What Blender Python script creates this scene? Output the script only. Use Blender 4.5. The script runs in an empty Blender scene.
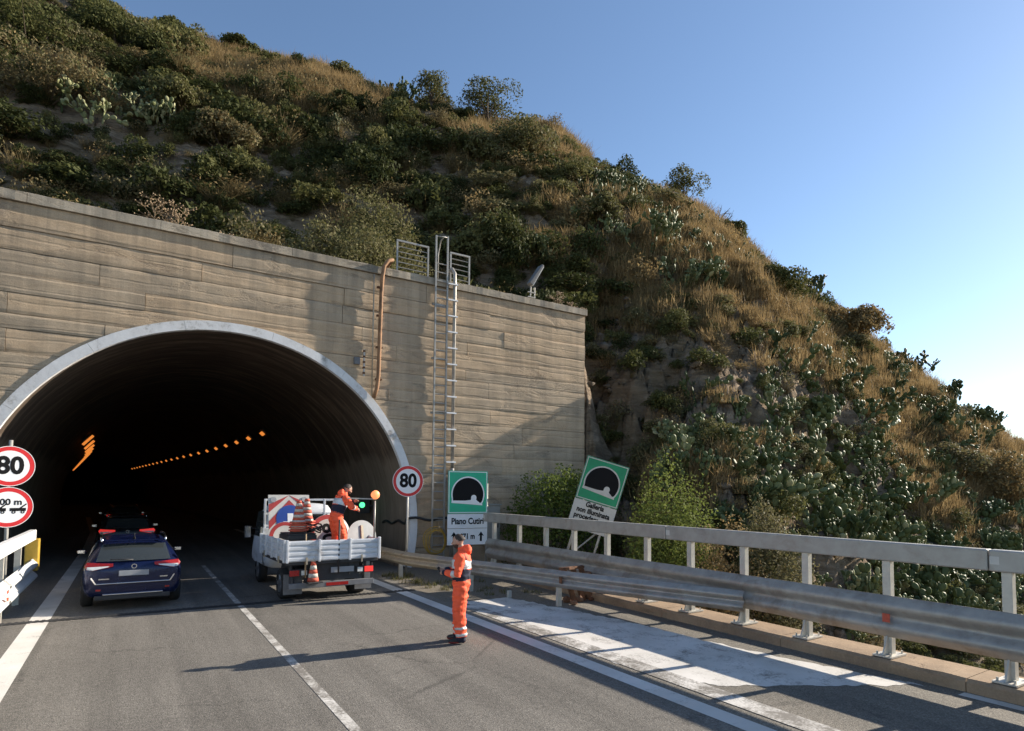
import bpy, bmesh, math, random
import numpy as np
from mathutils import Vector, Matrix, noise as mnoise

# ------------------------------------------------------------------ camera, sky, sun, exposure
scene = bpy.context.scene
COL = scene.collection
FPX = 610.0; CAM_H = 2.5
YAW = math.radians(32.0); PITCH = math.radians(3.0); ROLL = math.radians(0.5)
YPRIN = 490 - FPX*math.tan(PITCH)
cf = Vector((math.sin(YAW)*math.cos(PITCH), math.cos(YAW)*math.cos(PITCH), math.sin(PITCH)))
cr0 = Vector((math.cos(YAW), -math.sin(YAW), 0)); cu0 = cr0.cross(cf)
cr = cr0*math.cos(ROLL) + cu0*math.sin(ROLL); cu = cr.cross(cf)
cam_d = bpy.data.cameras.new('camera'); cam = bpy.data.objects.new('camera', cam_d); COL.objects.link(cam)
cam_d.sensor_fit = 'HORIZONTAL'; cam_d.sensor_width = 36; cam_d.lens = 36*FPX/1024
cam_d.shift_y = (YPRIN-365.5)/1024; cam_d.clip_start = 0.1; cam_d.clip_end = 5000
m = Matrix.Identity(4)
for i in range(3):
    m[i][0], m[i][1], m[i][2] = cr[i], cu[i], -cf[i]
m[2][3] = CAM_H
cam.matrix_world = m
scene.camera = cam

SUN_EL = math.radians(24.0); SUN_AZ = math.atan2(1.0, -0.11)      # azimuth clockwise from +Y
sdir = Vector((math.sin(SUN_AZ)*math.cos(SUN_EL), math.cos(SUN_AZ)*math.cos(SUN_EL), math.sin(SUN_EL)))
world = bpy.data.worlds.new('World'); scene.world = world; world.use_nodes = True
wn = world.node_tree.nodes; wl = world.node_tree.links
for n in list(wn): wn.remove(n)
sky = wn.new('ShaderNodeTexSky'); sky.sky_type = 'NISHITA'; sky.sun_disc = False
sky.sun_elevation = SUN_EL; sky.sun_rotation = SUN_AZ; sky.altitude = 100
sky.air_density = 1.0; sky.dust_density = 0.25; sky.ozone_density = 2.6
bg = wn.new('ShaderNodeBackground'); bg.inputs['Strength'].default_value = 0.095
wo = wn.new('ShaderNodeOutputWorld'); wl.new(sky.outputs[0], bg.inputs[0]); wl.new(bg.outputs[0], wo.inputs[0])
sd = bpy.data.lights.new('sun', 'SUN'); sd.energy = 5.0; sd.angle = math.radians(0.53); sd.color = (1.0, 0.90, 0.76)
sun = bpy.data.objects.new('sun', sd); COL.objects.link(sun)
sun.rotation_euler = sdir.to_track_quat('Z', 'Y').to_euler(); sun.location = (30, 0, 40)
scene.view_settings.view_transform = 'Standard'; scene.view_settings.look = 'None'
scene.view_settings.gamma = 1.0; scene.view_settings.use_curve_mapping = False
scene.view_settings.exposure = 0.98

# ------------------------------------------------------------------ helpers
PI = math.pi
R = random.Random(7)
def project(P):
    """world points (n,3) -> picture columns / rows, used to plan which plants grow where on the hill"""
    P = np.asarray(P, float); d = P - np.array([0, 0, CAM_H])
    z = d@np.array(cf); z = np.where(np.abs(z) < 1e-6, 1e-6, z)
    return 512 + FPX*(d@np.array(cr))/z, YPRIN - FPX*(d@np.array(cu))/z, z

class MB:
    def __init__(s): s.v = []; s.f = []
    def add(s, vs, fs):
        o = len(s.v); s.v += [tuple(p) for p in vs]; s.f += [tuple(i+o for i in f) for f in fs]; return s
    def box(s, x0, x1, y0, y1, z0, z1):
        return s.add([(x0,y0,z0),(x1,y0,z0),(x1,y1,z0),(x0,y1,z0),(x0,y0,z1),(x1,y0,z1),(x1,y1,z1),(x0,y1,z1)],
              [(0,3,2,1),(4,5,6,7),(0,1,5,4),(1,2,6,5),(2,3,7,6),(3,0,4,7)])
    def hexa(s, p):   # 8 corners, same order as box
        return s.add(p, [(0,3,2,1),(4,5,6,7),(0,1,5,4),(1,2,6,5),(2,3,7,6),(3,0,4,7)])
    def bar(s, a, b, w, h, up=(0,0,1)):
        a = Vector(a); b = Vector(b); d = (b-a).normalized(); u = Vector(up)
        if abs(d.dot(u)) > .98: u = Vector((0,1,0))
        r = d.cross(u).normalized()*w/2; u = r.cross(d).normalized()*h/2
        return s.hexa([a-r-u, a+r-u, b+r-u, b-r-u, a-r+u, a+r+u, b+r+u, b-r+u])
    def tube(s, pts, rad, n=8, caps=True, flat=None):
        pts = [Vector(p) for p in pts]; k = len(pts)
        if not hasattr(rad, '__len__'): rad = [rad]*k
        o = len(s.v); prev = None
        for i in range(k):
            t = (pts[min(i+1,k-1)]-pts[max(i-1,0)])
            t = t.normalized() if t.length > 1e-9 else Vector((0,0,1))
            if prev is None:
                prev = t.orthogonal().normalized()
            prev = (prev - t*prev.dot(t))
            prev = prev.normalized() if prev.length > 1e-6 else t.orthogonal().normalized()
            b = t.cross(prev)
            for j in range(n):
                a = 2*PI*j/n; s.v.append(tuple(pts[i] + (prev*math.cos(a)+b*math.sin(a))*rad[i]))
        for i in range(k-1):
            for j in range(n):
                j2 = (j+1)%n; s.f.append((o+i*n+j, o+i*n+j2, o+(i+1)*n+j2, o+(i+1)*n+j))
        if caps:
            s.f.append(tuple(o+j for j in reversed(range(n)))); s.f.append(tuple(o+(k-1)*n+j for j in range(n)))
        return s
    def prism(s, poly, y0, y1):     # poly (x,z) counter-clockwise seen from -Y
        n = len(poly); o = len(s.v)
        s.v += [(x,y0,z) for x,z in poly] + [(x,y1,z) for x,z in poly]
        s.f.append(tuple(o+i for i in range(n))); s.f.append(tuple(o+n+i for i in reversed(range(n))))
        for i in range(n):
            j = (i+1)%n; s.f.append((o+j, o+i, o+n+i, o+n+j))
        return s
    def ring(s, cx, cz, r0, r1, y0, y1, n=40):
        o = len(s.v)
        for i in range(n):
            a = 2*PI*i/n
            for r in (r0, r1):
                for y in (y0, y1): s.v.append((cx+r*math.cos(a), y, cz+r*math.sin(a)))
        for i in range(n):
            j = (i+1)%n; A = o+4*i; B = o+4*j
            s.f += [(A, A+2, B+2, B), (A+1, B+1, B+3, A+3), (A+2, A+3, B+3, B+2), (A, B, B+1, A+1)]
        return s
    def disc(s, cx, cz, r, y0, y1, n=40):
        return s.prism([(cx+r*math.cos(2*PI*i/n), cz+r*math.sin(2*PI*i/n)) for i in range(n)], y0, y1)
    def sweep(s, path, prof, closed=True, caps=True):
        """profile of (side, z) swept along a horizontal path; side = to the right of travel"""
        o = len(s.v); k = len(path); n = len(prof); P = [Vector(p) for p in path]
        for i in range(k):
            t = P[min(i+1,k-1)]-P[max(i-1,0)]; t.z = 0; t.normalize(); r = Vector((t.y, -t.x, 0))
            for a, z in prof: s.v.append(tuple(P[i] + r*a + Vector((0,0,z))))
        m_ = n if closed else n-1
        for i in range(k-1):
            for j in range(m_):
                j2 = (j+1)%n; s.f.append((o+i*n+j, o+(i+1)*n+j, o+(i+1)*n+j2, o+i*n+j2))
        if caps and closed:
            s.f.append(tuple(o+j for j in range(n))); s.f.append(tuple(o+(k-1)*n+j for j in reversed(range(n))))
        return s
    def loft(s, secs, caps=True):
        o = len(s.v); n = len(secs[0])
        for q in secs: s.v += [tuple(p) for p in q]
        for i in range(len(secs)-1):
            for j in range(n):
                j2 = (j+1)%n; s.f.append((o+i*n+j, o+i*n+j2, o+(i+1)*n+j2, o+(i+1)*n+j))
        if caps:
            s.f.append(tuple(o+j for j in reversed(range(n)))); s.f.append(tuple(o+(len(secs)-1)*n+j for j in range(n)))
        return s
    def mesh(s, name, mat, smooth=False):
        me = bpy.data.meshes.new(name); me.from_pydata(s.v, [], s.f); me.update()
        bm = bmesh.new(); bm.from_mesh(me); bmesh.ops.recalc_face_normals(bm, faces=bm.faces); bm.to_mesh(me); bm.free()
        if mat: me.materials.append(mat)
        if smooth: me.polygons.foreach_set('use_smooth', [True]*len(me.polygons))
        return me
    def build(s, name, mat, parent=None, smooth=False, bevel=0.0, sub=0):
        o = bpy.data.objects.new(name, s.mesh(name, mat, smooth)); COL.objects.link(o); o.parent = parent
        if bevel:
            b = o.modifiers.new('bevel', 'BEVEL'); b.width = bevel; b.segments = 2; b.limit_method = 'ANGLE'; b.angle_limit = math.radians(35)
        if sub:
            q = o.modifiers.new('sub', 'SUBSURF'); q.levels = sub; q.render_levels = sub
        return o

def tag(o, label=None, cat=None, group=None, kind=None):
    if label: o['label'] = label
    if cat: o['category'] = cat
    if group: o['group'] = group
    if kind: o['kind'] = kind
    return o
def empty(name, loc=(0,0,0), rz=0.0, parent=None):
    o = bpy.data.objects.new(name, None); COL.objects.link(o); o.location = loc; o.rotation_euler = (0,0,rz); o.parent = parent
    o.empty_display_size = .2
    return o
def inst(name, me, parent=None, loc=(0,0,0), rot=(0,0,0), scale=(1,1,1)):
    o = bpy.data.objects.new(name, me); COL.objects.link(o); o.parent = parent
    o.location = loc; o.rotation_euler = rot; o.scale = scale
    return o
def np_mesh(name, V, F, mat, tint=None, smooth=False):
    V = np.asarray(V, np.float32); F = np.asarray(F, np.int32); k = F.shape[1]
    me = bpy.data.meshes.new(name)
    me.vertices.add(len(V)); me.vertices.foreach_set('co', V.ravel())
    me.loops.add(F.size); me.loops.foreach_set('vertex_index', F.ravel())
    me.polygons.add(len(F)); me.polygons.foreach_set('loop_start', np.arange(len(F), dtype=np.int32)*k)
    me.polygons.foreach_set('loop_total', np.full(len(F), k, np.int32))
    if smooth: me.polygons.foreach_set('use_smooth', np.ones(len(F), bool))
    me.update(calc_edges=True)
    if tint is not None:
        a = me.attributes.new('tint', 'FLOAT', 'FACE'); a.data.foreach_set('value', np.asarray(tint, np.float32))
    me.materials.append(mat)
    return me
def text_mesh(body, size, name='lettering', bold=0.0, mat=None, parent=None, loc=(0,0,0), align='CENTER', sx=1.0):
    cu_ = bpy.data.curves.new(name, 'FONT'); cu_.body = body; cu_.size = size; cu_.align_x = align; cu_.align_y = 'CENTER'
    cu_.offset = bold*size; cu_.extrude = 0.0015; cu_.resolution_u = 4
    t = bpy.data.objects.new('tmp_text', cu_); COL.objects.link(t)
    dg = bpy.context.evaluated_depsgraph_get()
    me = bpy.data.meshes.new_from_object(t.evaluated_get(dg))
    bpy.data.objects.remove(t); bpy.data.curves.remove(cu_)
    for v in me.vertices: v.co = (v.co.x*sx, -v.co.z, v.co.y)
    me.name = name; me.materials.clear(); me.materials.append(mat)
    o = bpy.data.objects.new(name, me); COL.objects.link(o); o.parent = parent; o.location = loc
    return o

# ------------------------------------------------------------------ materials
MATS = {}
def nodes_of(name):
    mt = bpy.data.materials.new(name); mt.use_nodes = True; nt = mt.node_tree
    for n in list(nt.nodes): nt.nodes.remove(n)
    out = nt.nodes.new('ShaderNodeOutputMaterial'); b = nt.nodes.new('ShaderNodeBsdfPrincipled'); nt.links.new(b.outputs[0], out.inputs[0])
    MATS[name] = mt
    return mt, nt, b, out
def N(nt, typ, **kw):
    n = nt.nodes.new(typ)
    for k, v in kw.items():
        if k.startswith('i_'):
            key = k[2:]; key = int(key) if key.isdigit() else key.replace('_', ' ')
            n.inputs[key].default_value = v
        else: setattr(n, k, v)
    return n
def ramp(nt, fac, stops, interp='LINEAR'):
    r = nt.nodes.new('ShaderNodeValToRGB'); r.color_ramp.interpolation = interp; e = r.color_ramp.elements
    while len(e) > 1: e.remove(e[-1])
    for i, (p, c) in enumerate(stops):
        x = e[0] if i == 0 else e.new(p)
        x.position = p; x.color = (c[0], c[1], c[2], 1) if hasattr(c, '__len__') else (c, c, c, 1)
    if fac is not None: nt.links.new(fac, r.inputs[0])
    return r
def coords(nt, scale=(1,1,1), kind='Object'):
    tc = nt.nodes.new('ShaderNodeTexCoord'); mp = nt.nodes.new('ShaderNodeMapping'); mp.inputs['Scale'].default_value = scale
    nt.links.new(tc.outputs[kind], mp.inputs[0]); return mp.outputs[0]
def noise(nt, vec, scale, detail=6, rough=.6, dist=0.0):
    n = N(nt, 'ShaderNodeTexNoise', i_Scale=scale, i_Detail=detail, i_Roughness=rough, i_Distortion=dist)
    nt.links.new(vec, n.inputs['Vector']); return n.outputs['Fac']
def mix(nt, fac, a, b, mode='MIX'):
    mx = nt.nodes.new('ShaderNodeMix'); mx.data_type = 'RGBA'; mx.blend_type = mode
    for k, v in ((0, fac), (6, a), (7, b)):
        if hasattr(v, 'is_linked') or hasattr(v, 'links'): nt.links.new(v, mx.inputs[k])
        elif hasattr(v, '__len__'): mx.inputs[k].default_value = (v[0], v[1], v[2], 1)
        else: mx.inputs[k].default_value = v
    return mx.outputs[2]
def math_(nt, op, a, b=0.0):
    n = nt.nodes.new('ShaderNodeMath'); n.operation = op
    for k, v in ((0, a), (1, b)):
        if hasattr(v, 'links'): nt.links.new(v, n.inputs[k])
        else: n.inputs[k].default_value = v
    return n.outputs[0]
def bump(nt, b, h, strength=.4, dist=.02):
    n = N(nt, 'ShaderNodeBump', i_Strength=strength, i_Distance=dist); nt.links.new(h, n.inputs['Height']); nt.links.new(n.outputs[0], b.inputs['Normal']); return n
def simple(name, col, rough=.5, metal=0.0, var=.25, scale=6.0, bmp=0.0, dirt=None, emit=0.0, spec=.5):
    mt, nt, b, out = nodes_of(name)
    v = coords(nt); n1 = noise(nt, v, scale, 8, .65)
    lo = tuple(c*(1-var) for c in col); hi = tuple(min(1, c*(1+var)) for c in col)
    c = ramp(nt, n1, [(.3, lo), (.7, hi)]).outputs[0]
    if dirt:
        n2 = noise(nt, v, scale*.45, 8, .7, .4); msk = ramp(nt, n2, [(dirt[1], 0), (min(1, dirt[1]+.13), 1)]).outputs[0]
        c = mix(nt, math_(nt, 'MULTIPLY', msk, dirt[2]), c, dirt[0])
    nt.links.new(c, b.inputs['Base Color'])
    rr = ramp(nt, n1, [(.3, max(0, rough-.08)), (.7, min(1, rough+.1))]).outputs[0]
    nt.links.new(rr, b.inputs['Roughness'])
    b.inputs['Metallic'].default_value = metal; b.inputs['Specular IOR Level'].default_value = spec
    if bmp: bump(nt, b, noise(nt, v, scale*6, 5, .6), bmp, .01)
    if emit:
        b.inputs['Emission Color'].default_value = (*col, 1); b.inputs['Emission Strength'].default_value = emit
    return mt
def M(n): return MATS[n]

# asphalt
def asphalt(name, c0, c1):
    mt, nt, b, out = nodes_of(name); v = coords(nt)
    fine = noise(nt, v, 42, 5, .85); big = noise(nt, v, .55, 6, .6, .5)
    vl = coords(nt, (1.6, .07, 1)); streak = noise(nt, vl, 1.3, 5, .6)
    vo = N(nt, 'ShaderNodeTexVoronoi', i_Scale=70); nt.links.new(v, vo.inputs['Vector'])
    base = ramp(nt, fine, [(.30, tuple(x*.28 for x in c0)), (.5, c0), (.70, tuple(x*1.35 for x in c1))]).outputs[0]
    base = mix(nt, .8, base, ramp(nt, noise(nt, v, 13, 6, .85), [(.32, .55), (.5, 1.0), (.68, 1.4)]).outputs[0], 'MULTIPLY')
    base = mix(nt, .5, base, ramp(nt, big, [(.3, .72), (.7, 1.18)]).outputs[0], 'MULTIPLY')
    base = mix(nt, .75, base, ramp(nt, streak, [(.32, .66), (.68, 1.2)]).outputs[0], 'MULTIPLY')
    vw = noise(nt, v, 1.4, 5, .7); wv = nt.nodes.new('ShaderNodeVectorMath'); wv.operation = 'ADD'; nt.links.new(v, wv.inputs[0])
    cmb = nt.nodes.new('ShaderNodeCombineXYZ'); nt.links.new(vw, cmb.inputs[0]); nt.links.new(vw, cmb.inputs[1]); nt.links.new(cmb.outputs[0], wv.inputs[1])
    ck = N(nt, 'ShaderNodeTexVoronoi', i_Scale=.33, feature='DISTANCE_TO_EDGE'); nt.links.new(wv.outputs[0], ck.inputs['Vector'])
    line = ramp(nt, ck.outputs['Distance'], [(.0, 1), (.011, 0)]).outputs[0]; gate = ramp(nt, noise(nt, v, .35, 3, .5), [(.5, 0), (.56, 1)]).outputs[0]
    base = mix(nt, math_(nt, 'MULTIPLY', math_(nt, 'MULTIPLY', line, gate), .5), base, (.03,.028,.025))
    oil = ramp(nt, noise(nt, v, 1.1, 6, .7, .6), [(.60, 0), (.70, 1)]).outputs[0]
    base = mix(nt, math_(nt, 'MULTIPLY', oil, .45), base, tuple(x*.5 for x in c0))
    nt.links.new(base, b.inputs['Base Color']); b.inputs['Roughness'].default_value = .85; b.inputs['Specular IOR Level'].default_value = .35
    h = math_(nt, 'ADD', fine, vo.outputs['Distance']); bump(nt, b, h, .55, .008)
asphalt('asphalt', (.160, .147, .128), (.225, .207, .18))
asphalt('asphalt_old', (.165, .148, .122), (.25, .226, .19))

def paint(name, thr, w, under=(.185,.168,.145)):
    mt, nt, b, out = nodes_of(name); v = coords(nt)
    n1 = noise(nt, v, 2.2, 8, .72, .3); n2 = noise(nt, v, 30, 5, .75)
    s = math_(nt, 'ADD', math_(nt, 'MULTIPLY', n1, .62), math_(nt, 'MULTIPLY', n2, .38))
    msk = ramp(nt, s, [(thr, 0), (thr+w, 1)]).outputs[0]
    wht = ramp(nt, noise(nt, v, .9, 6, .6), [(.3, (.50,.475,.43)), (.7, (.70,.675,.635))]).outputs[0]
    nt.links.new(mix(nt, msk, under, wht), b.inputs['Base Color']); b.inputs['Roughness'].default_value = .75
    bump(nt, b, n2, .4, .006)
paint('paint_line', .34, .10); paint('paint_worn', .455, .12); paint('paint_faded', .37, .12)

# board-marked concrete of the portal
def concrete(name, c0, c1, stain, stains=.55, boards=True):
    mt, nt, b, out = nodes_of(name); v = coords(nt)
    big = noise(nt, v, .55, 9, .66, .6)
    vs = coords(nt, (.6, .6, 1.7)); lay = noise(nt, vs, 1.3, 9, .68, .5)
    vv = coords(nt, (2.6, 2.6, .16)); drip = noise(nt, vv, 1.2, 7, .65)
    fine = noise(nt, v, 38, 6, .7)
    c = ramp(nt, lay, [(.2, c0), (.50, tuple((x+y)/2 for x, y in zip(c0, c1))), (.8, c1)]).outputs[0]
    c = mix(nt, math_(nt, 'MULTIPLY', ramp(nt, big, [(.46, 0), (.66, 1)]).outputs[0], stains), c, stain)
    ve = coords(nt, (.45, .45, 1.3)); er = noise(nt, ve, 1.0, 10, .72, .8); em = ramp(nt, er, [(.545, 0), (.62, 1)]).outputs[0]
    grit = noise(nt, v, 12, 8, .8, .3)
    c = mix(nt, math_(nt, 'MULTIPLY', em, .6), c, ramp(nt, grit, [(.36, tuple(x*.45 for x in stain)), (.5, tuple(x*.95 for x in stain)), (.64, tuple(x*1.55 for x in stain))]).outputs[0])
    c = mix(nt, .5, c, ramp(nt, drip, [(.35, .76), (.6, 1.08)]).outputs[0], 'MULTIPLY')
    vr = coords(nt, (1.9, 1.9, .05)); run = ramp(nt, noise(nt, vr, 1.6, 8, .7), [(.47, 0), (.62, 1)]).outputs[0]
    tcz = nt.nodes.new('ShaderNodeTexCoord'); spz = nt.nodes.new('ShaderNodeSeparateXYZ'); nt.links.new(tcz.outputs['Object'], spz.inputs[0])
    zr = ramp(nt, math_(nt, 'MULTIPLY', spz.outputs['Z'], .1), [(.5, .05), (.93, .42)]).outputs[0]
    c = mix(nt, math_(nt, 'MULTIPLY', run, zr), c, tuple(x*.7 for x in stain))
    c = mix(nt, .4, c, ramp(nt, fine, [(.3, .6), (.65, 1.18)]).outputs[0], 'MULTIPLY')
    nt.links.new(c, b.inputs['Base Color']); b.inputs['Roughness'].default_value = .92; b.inputs['Specular IOR Level'].default_value = .25
    h = math_(nt, 'ADD', math_(nt, 'MULTIPLY', lay, 1.3), math_(nt, 'MULTIPLY', fine, .35))
    h = math_(nt, 'SUBTRACT', h, math_(nt, 'MULTIPLY', em, math_(nt, 'ADD', math_(nt, 'MULTIPLY', grit, 1.4), .3)))
    if boards:
        w = N(nt, 'ShaderNodeTexWave', wave_type='BANDS', bands_direction='Z', i_Scale=1.05, i_Distortion=2.2, i_Detail=4)
        w.inputs['Detail Scale'].default_value = .6
        nt.links.new(v, w.inputs['Vector']); h = math_(nt, 'ADD', h, math_(nt, 'MULTIPLY', ramp(nt, w.outputs['Fac'], [(0, 0), (.12, 1)]).outputs[0], .5))
    bump(nt, b, h, .5, .03)
concrete('concrete', (.45,.325,.205), (.60,.455,.31), (.32,.25,.18), .45)
concrete('concrete_cool', (.40,.305,.205), (.55,.43,.305), (.285,.235,.175), .55)
concrete('coping', (.36,.305,.23), (.58,.50,.39), (.17,.145,.115), .6, False)
concrete('kerb_concrete', (.27,.185,.115), (.42,.305,.20), (.15,.11,.08), .6, False)
# ring: whitewash flaking
mt, nt, b, out = nodes_of('whitewash'); v = coords(nt); n1 = noise(nt, v, 1.1, 9, .7, .4); n2 = noise(nt, v, 9, 7, .7)
s = math_(nt, 'ADD', math_(nt, 'MULTIPLY', n1, .7), math_(nt, 'MULTIPLY', n2, .3))
nt.links.new(ramp(nt, s, [(.36, (.33,.31,.28)), (.45, (.66,.65,.64)), (.7, (.82,.82,.82))]).outputs[0], b.inputs['Base Color']); b.inputs['Roughness'].default_value = .9
bump(nt, b, n2, .5, .01)
# tunnel lining: pale dado, soot above, ring joints
mt, nt, b, out = nodes_of('tunnel_lining'); v = coords(nt)
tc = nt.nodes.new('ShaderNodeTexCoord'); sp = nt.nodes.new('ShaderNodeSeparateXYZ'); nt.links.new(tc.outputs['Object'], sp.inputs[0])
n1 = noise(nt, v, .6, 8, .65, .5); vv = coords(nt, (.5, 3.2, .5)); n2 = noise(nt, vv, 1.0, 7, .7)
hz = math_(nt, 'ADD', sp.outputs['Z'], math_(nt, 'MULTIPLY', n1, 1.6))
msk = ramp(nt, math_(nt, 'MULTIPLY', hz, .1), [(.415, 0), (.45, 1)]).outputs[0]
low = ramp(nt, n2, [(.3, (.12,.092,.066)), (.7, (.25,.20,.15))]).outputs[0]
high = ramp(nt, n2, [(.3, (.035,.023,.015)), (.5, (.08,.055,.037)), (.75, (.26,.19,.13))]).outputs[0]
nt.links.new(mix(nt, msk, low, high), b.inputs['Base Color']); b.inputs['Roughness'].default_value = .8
bump(nt, b, n2, .5, .03)
# hill earth / rock
mt, nt, b, out = nodes_of('hill_earth'); v = coords(nt)
n1 = noise(nt, v, .18, 8, .62, .6); n2 = noise(nt, v, 1.6, 9, .7, .5); n3 = noise(nt, v, 7, 6, .72)
vs = coords(nt, (.5, .5, 2.2)); n4 = noise(nt, vs, 1.2, 9, .7, 1.0)
earth = ramp(nt, n2, [(.3, (.042,.029,.017)), (.5, (.105,.073,.042)), (.7, (.21,.148,.086))]).outputs[0]
rock = ramp(nt, n4, [(.3, (.07,.05,.035)), (.5, (.22,.165,.115)), (.72, (.42,.33,.235))]).outputs[0]
geo = nt.nodes.new('ShaderNodeNewGeometry'); sp = nt.nodes.new('ShaderNodeSeparateXYZ'); nt.links.new(geo.outputs['True Normal'], sp.inputs[0])
steep = ramp(nt, math_(nt, 'ADD', sp.outputs['Z'], math_(nt, 'MULTIPLY', math_(nt, 'SUBTRACT', n1, .5), .5)), [(.52, 1), (.74, 0)]).outputs[0]
c = mix(nt, steep, earth, rock)
c = mix(nt, math_(nt, 'MULTIPLY', ramp(nt, n1, [(.5, 0), (.62, 1)]).outputs[0], .4), c, (.16,.115,.06))
nt.links.new(c, b.inputs['Base Color']); b.inputs['Roughness'].default_value = .95; b.inputs['Specular IOR Level'].default_value = .15
bump(nt, b, math_(nt, 'ADD', n4, math_(nt, 'MULTIPLY', n3, .4)), 1.0, .18)
# plants: colour runs along each plant's own tint
def foliage(name, stops, trans=.30, rough=.7, spec=.12):
    mt, nt, b, out = nodes_of(name)
    at = N(nt, 'ShaderNodeAttribute', attribute_name='tint')
    c = ramp(nt, at.outputs['Fac'], stops).outputs[0]
    nt.links.new(c, b.inputs['Base Color']); b.inputs['Roughness'].default_value = rough; b.inputs['Specular IOR Level'].default_value = spec
    if trans:
        tr = nt.nodes.new('ShaderNodeBsdfTranslucent'); nt.links.new(c, tr.inputs[0])
        mx = nt.nodes.new('ShaderNodeMixShader'); mx.inputs[0].default_value = trans
        nt.links.new(b.outputs[0], mx.inputs[1]); nt.links.new(tr.outputs[0], mx.inputs[2]); nt.links.new(mx.outputs[0], out.inputs[0])
foliage('leaves', [(0, (.044,.054,.019)), (.25, (.082,.090,.030)), (.45, (.14,.136,.048)), (.6, (.19,.168,.09)), (.78, (.175,.125,.055)), (1, (.36,.255,.115))])
foliage('dry_grass', [(0, (.15,.12,.055)), (.4, (.285,.20,.095)), (.75, (.385,.275,.135)), (1, (.47,.36,.20))], .35)
foliage('cactus_pads', [(0, (.050,.070,.028)), (.5, (.095,.118,.045)), (.85, (.18,.195,.085)), (1, (.33,.32,.17))], 0.0, .55, .2)
foliage('bright_leaves', [(0, (.085,.12,.025)), (.5, (.155,.19,.045)), (1, (.24,.25,.08))], .35)
simple('bark', (.085,.062,.042), .9, var=.4, scale=14, bmp=.5)
simple('dry_stem', (.30,.21,.12), .8, var=.3, scale=10)
# metals, paints
simple('galvanised', (.37,.345,.31), .5, .4, .22, 4, .1, ((.19,.145,.10), .52, .55))
simple('galvanised_light', (.36,.345,.315), .5, .35, .18, 4, .1, ((.20,.16,.12), .55, .5))
simple('galvanised_old', (.42,.36,.27), .5, .35, .2, 5, .15, ((.24,.13,.06), .58, .7))
simple('white_steel', (.72,.72,.70), .5, .1, .10, 4, .1, ((.30,.25,.19), .63, .6))
simple('post_steel', (.52,.49,.43), .5, .4, .15, 6, .1, ((.28,.2,.13), .62, .5))
simple('rust_pipe', (.30,.165,.085), .75, .2, .35, 4, .3, ((.13,.065,.03), .5, .8))
simple('rust', (.15,.07,.035), .85, .1, .5, 9, .5, ((.07,.035,.02), .5, .8))
simple('black_rubber', (.022,.022,.023), .6, var=.3, scale=10)
simple('yellow_paint', (.50,.31,.04), .5, var=.2, scale=6, dirt=((.2,.13,.05), .6, .6))
simple('sign_green', (.010,.42,.23), .4, var=.08, scale=3)
simple('sign_green_dirty', (.005,.25,.11), .45, var=.15, scale=3)
simple('sign_white', (.80,.80,.80), .4, var=.05, scale=3)
simple('sign_white_dirty_shaded', (.52,.50,.46), .5, var=.12, scale=4)  # dirty white, darkened further: shade on the truck load put into the colour
simple('sign_red', (.60,.022,.025), .4, var=.08, scale=3)
simple('sign_black', (.006,.006,.007), .7, var=.2, scale=3, spec=.2)
simple('sign_red_shaded', (.36,.03,.028), .5, var=.2, scale=4, dirt=((.15,.06,.05), .55, .5))  # darker sign red: tunnel shade on the truck load painted in, plus blotches
simple('sign_blue', (.015,.055,.27), .4, var=.1, scale=3)  # deepened blue, with the shade over the truck bed in the colour
simple('sign_back', (.33,.33,.33), .5, .4, .15, 4)
simple('truck_white', (.56,.58,.61), .45, var=.12, scale=3.5, dirt=((.22,.19,.16), .54, .6))
simple('truck_dark', (.03,.03,.032), .6, var=.3, scale=6)
simple('mudflap', (.16,.16,.165), .7, var=.25, scale=6)
simple('car_blue', (.006,.012,.052), .22, .35, .06, 3, spec=.7)
simple('car_dark', (.02,.021,.024), .3, .3, .1, 3)
simple('chrome', (.75,.75,.76), .18, 1.0, .05, 3)
simple('tyre', (.018,.018,.018), .85, var=.3, scale=14, bmp=.3)
simple('alloy', (.45,.45,.46), .35, .9, .1, 5)
simple('lamp_red', (.35,.012,.01), .25, var=.05, scale=4)
simple('lamp_red_lit', (1.0,.05,.04), .3, var=.05, scale=4, emit=.28)
simple('lamp_white', (.75,.74,.70), .25, var=.05, scale=4)
simple('lamp_orange_lit', (1.0,.28,.10), .4, var=.03, scale=4, emit=.55)
simple('lamp_green_lit', (.10,1.0,.35), .4, var=.03, scale=4, emit=.9)
simple('plate', (.28,.29,.31), .5, var=.1, scale=5)
simple('sodium_lamp', (1.0,.30,.05), .5, var=.02, scale=2, emit=.42)
simple('cone_red', (.48,.085,.045), .7, var=.25, scale=8, dirt=((.16,.07,.045), .5, .7))  # both cone tones darkened: the truck bed's shade is in their colour
simple('cone_white', (.50,.46,.40), .7, var=.25, scale=8, dirt=((.2,.15,.11), .52, .6))
simple('hivis_orange', (1.0,.115,.04), .75, var=.12, scale=9, bmp=.3, emit=0)
simple('navy_cloth', (.012,.014,.032), .85, var=.3, scale=12, bmp=.3)
simple('reflective', (.60,.62,.62), .45, .2, .12, 10)
simple('skin', (.42,.23,.16), .55, var=.1, scale=14)
simple('hair', (.035,.022,.016), .7, var=.4, scale=40, bmp=.4)
simple('shoe', (.016,.015,.016), .6, var=.3, scale=14)
simple('shoe_sole', (.25,.03,.03), .7, var=.2, scale=10)
simple('cabinet_grey', (.36,.36,.33), .6, var=.12, scale=4)
simple('gravel', (.17,.145,.11), .95, var=.5, scale=22, bmp=.8, dirt=((.10,.085,.06), .5, .6))
simple('debris_brick', (.22,.12,.07), .9, var=.4, scale=9, bmp=.6, dirt=((.12,.07,.045), .5, .7))
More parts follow.
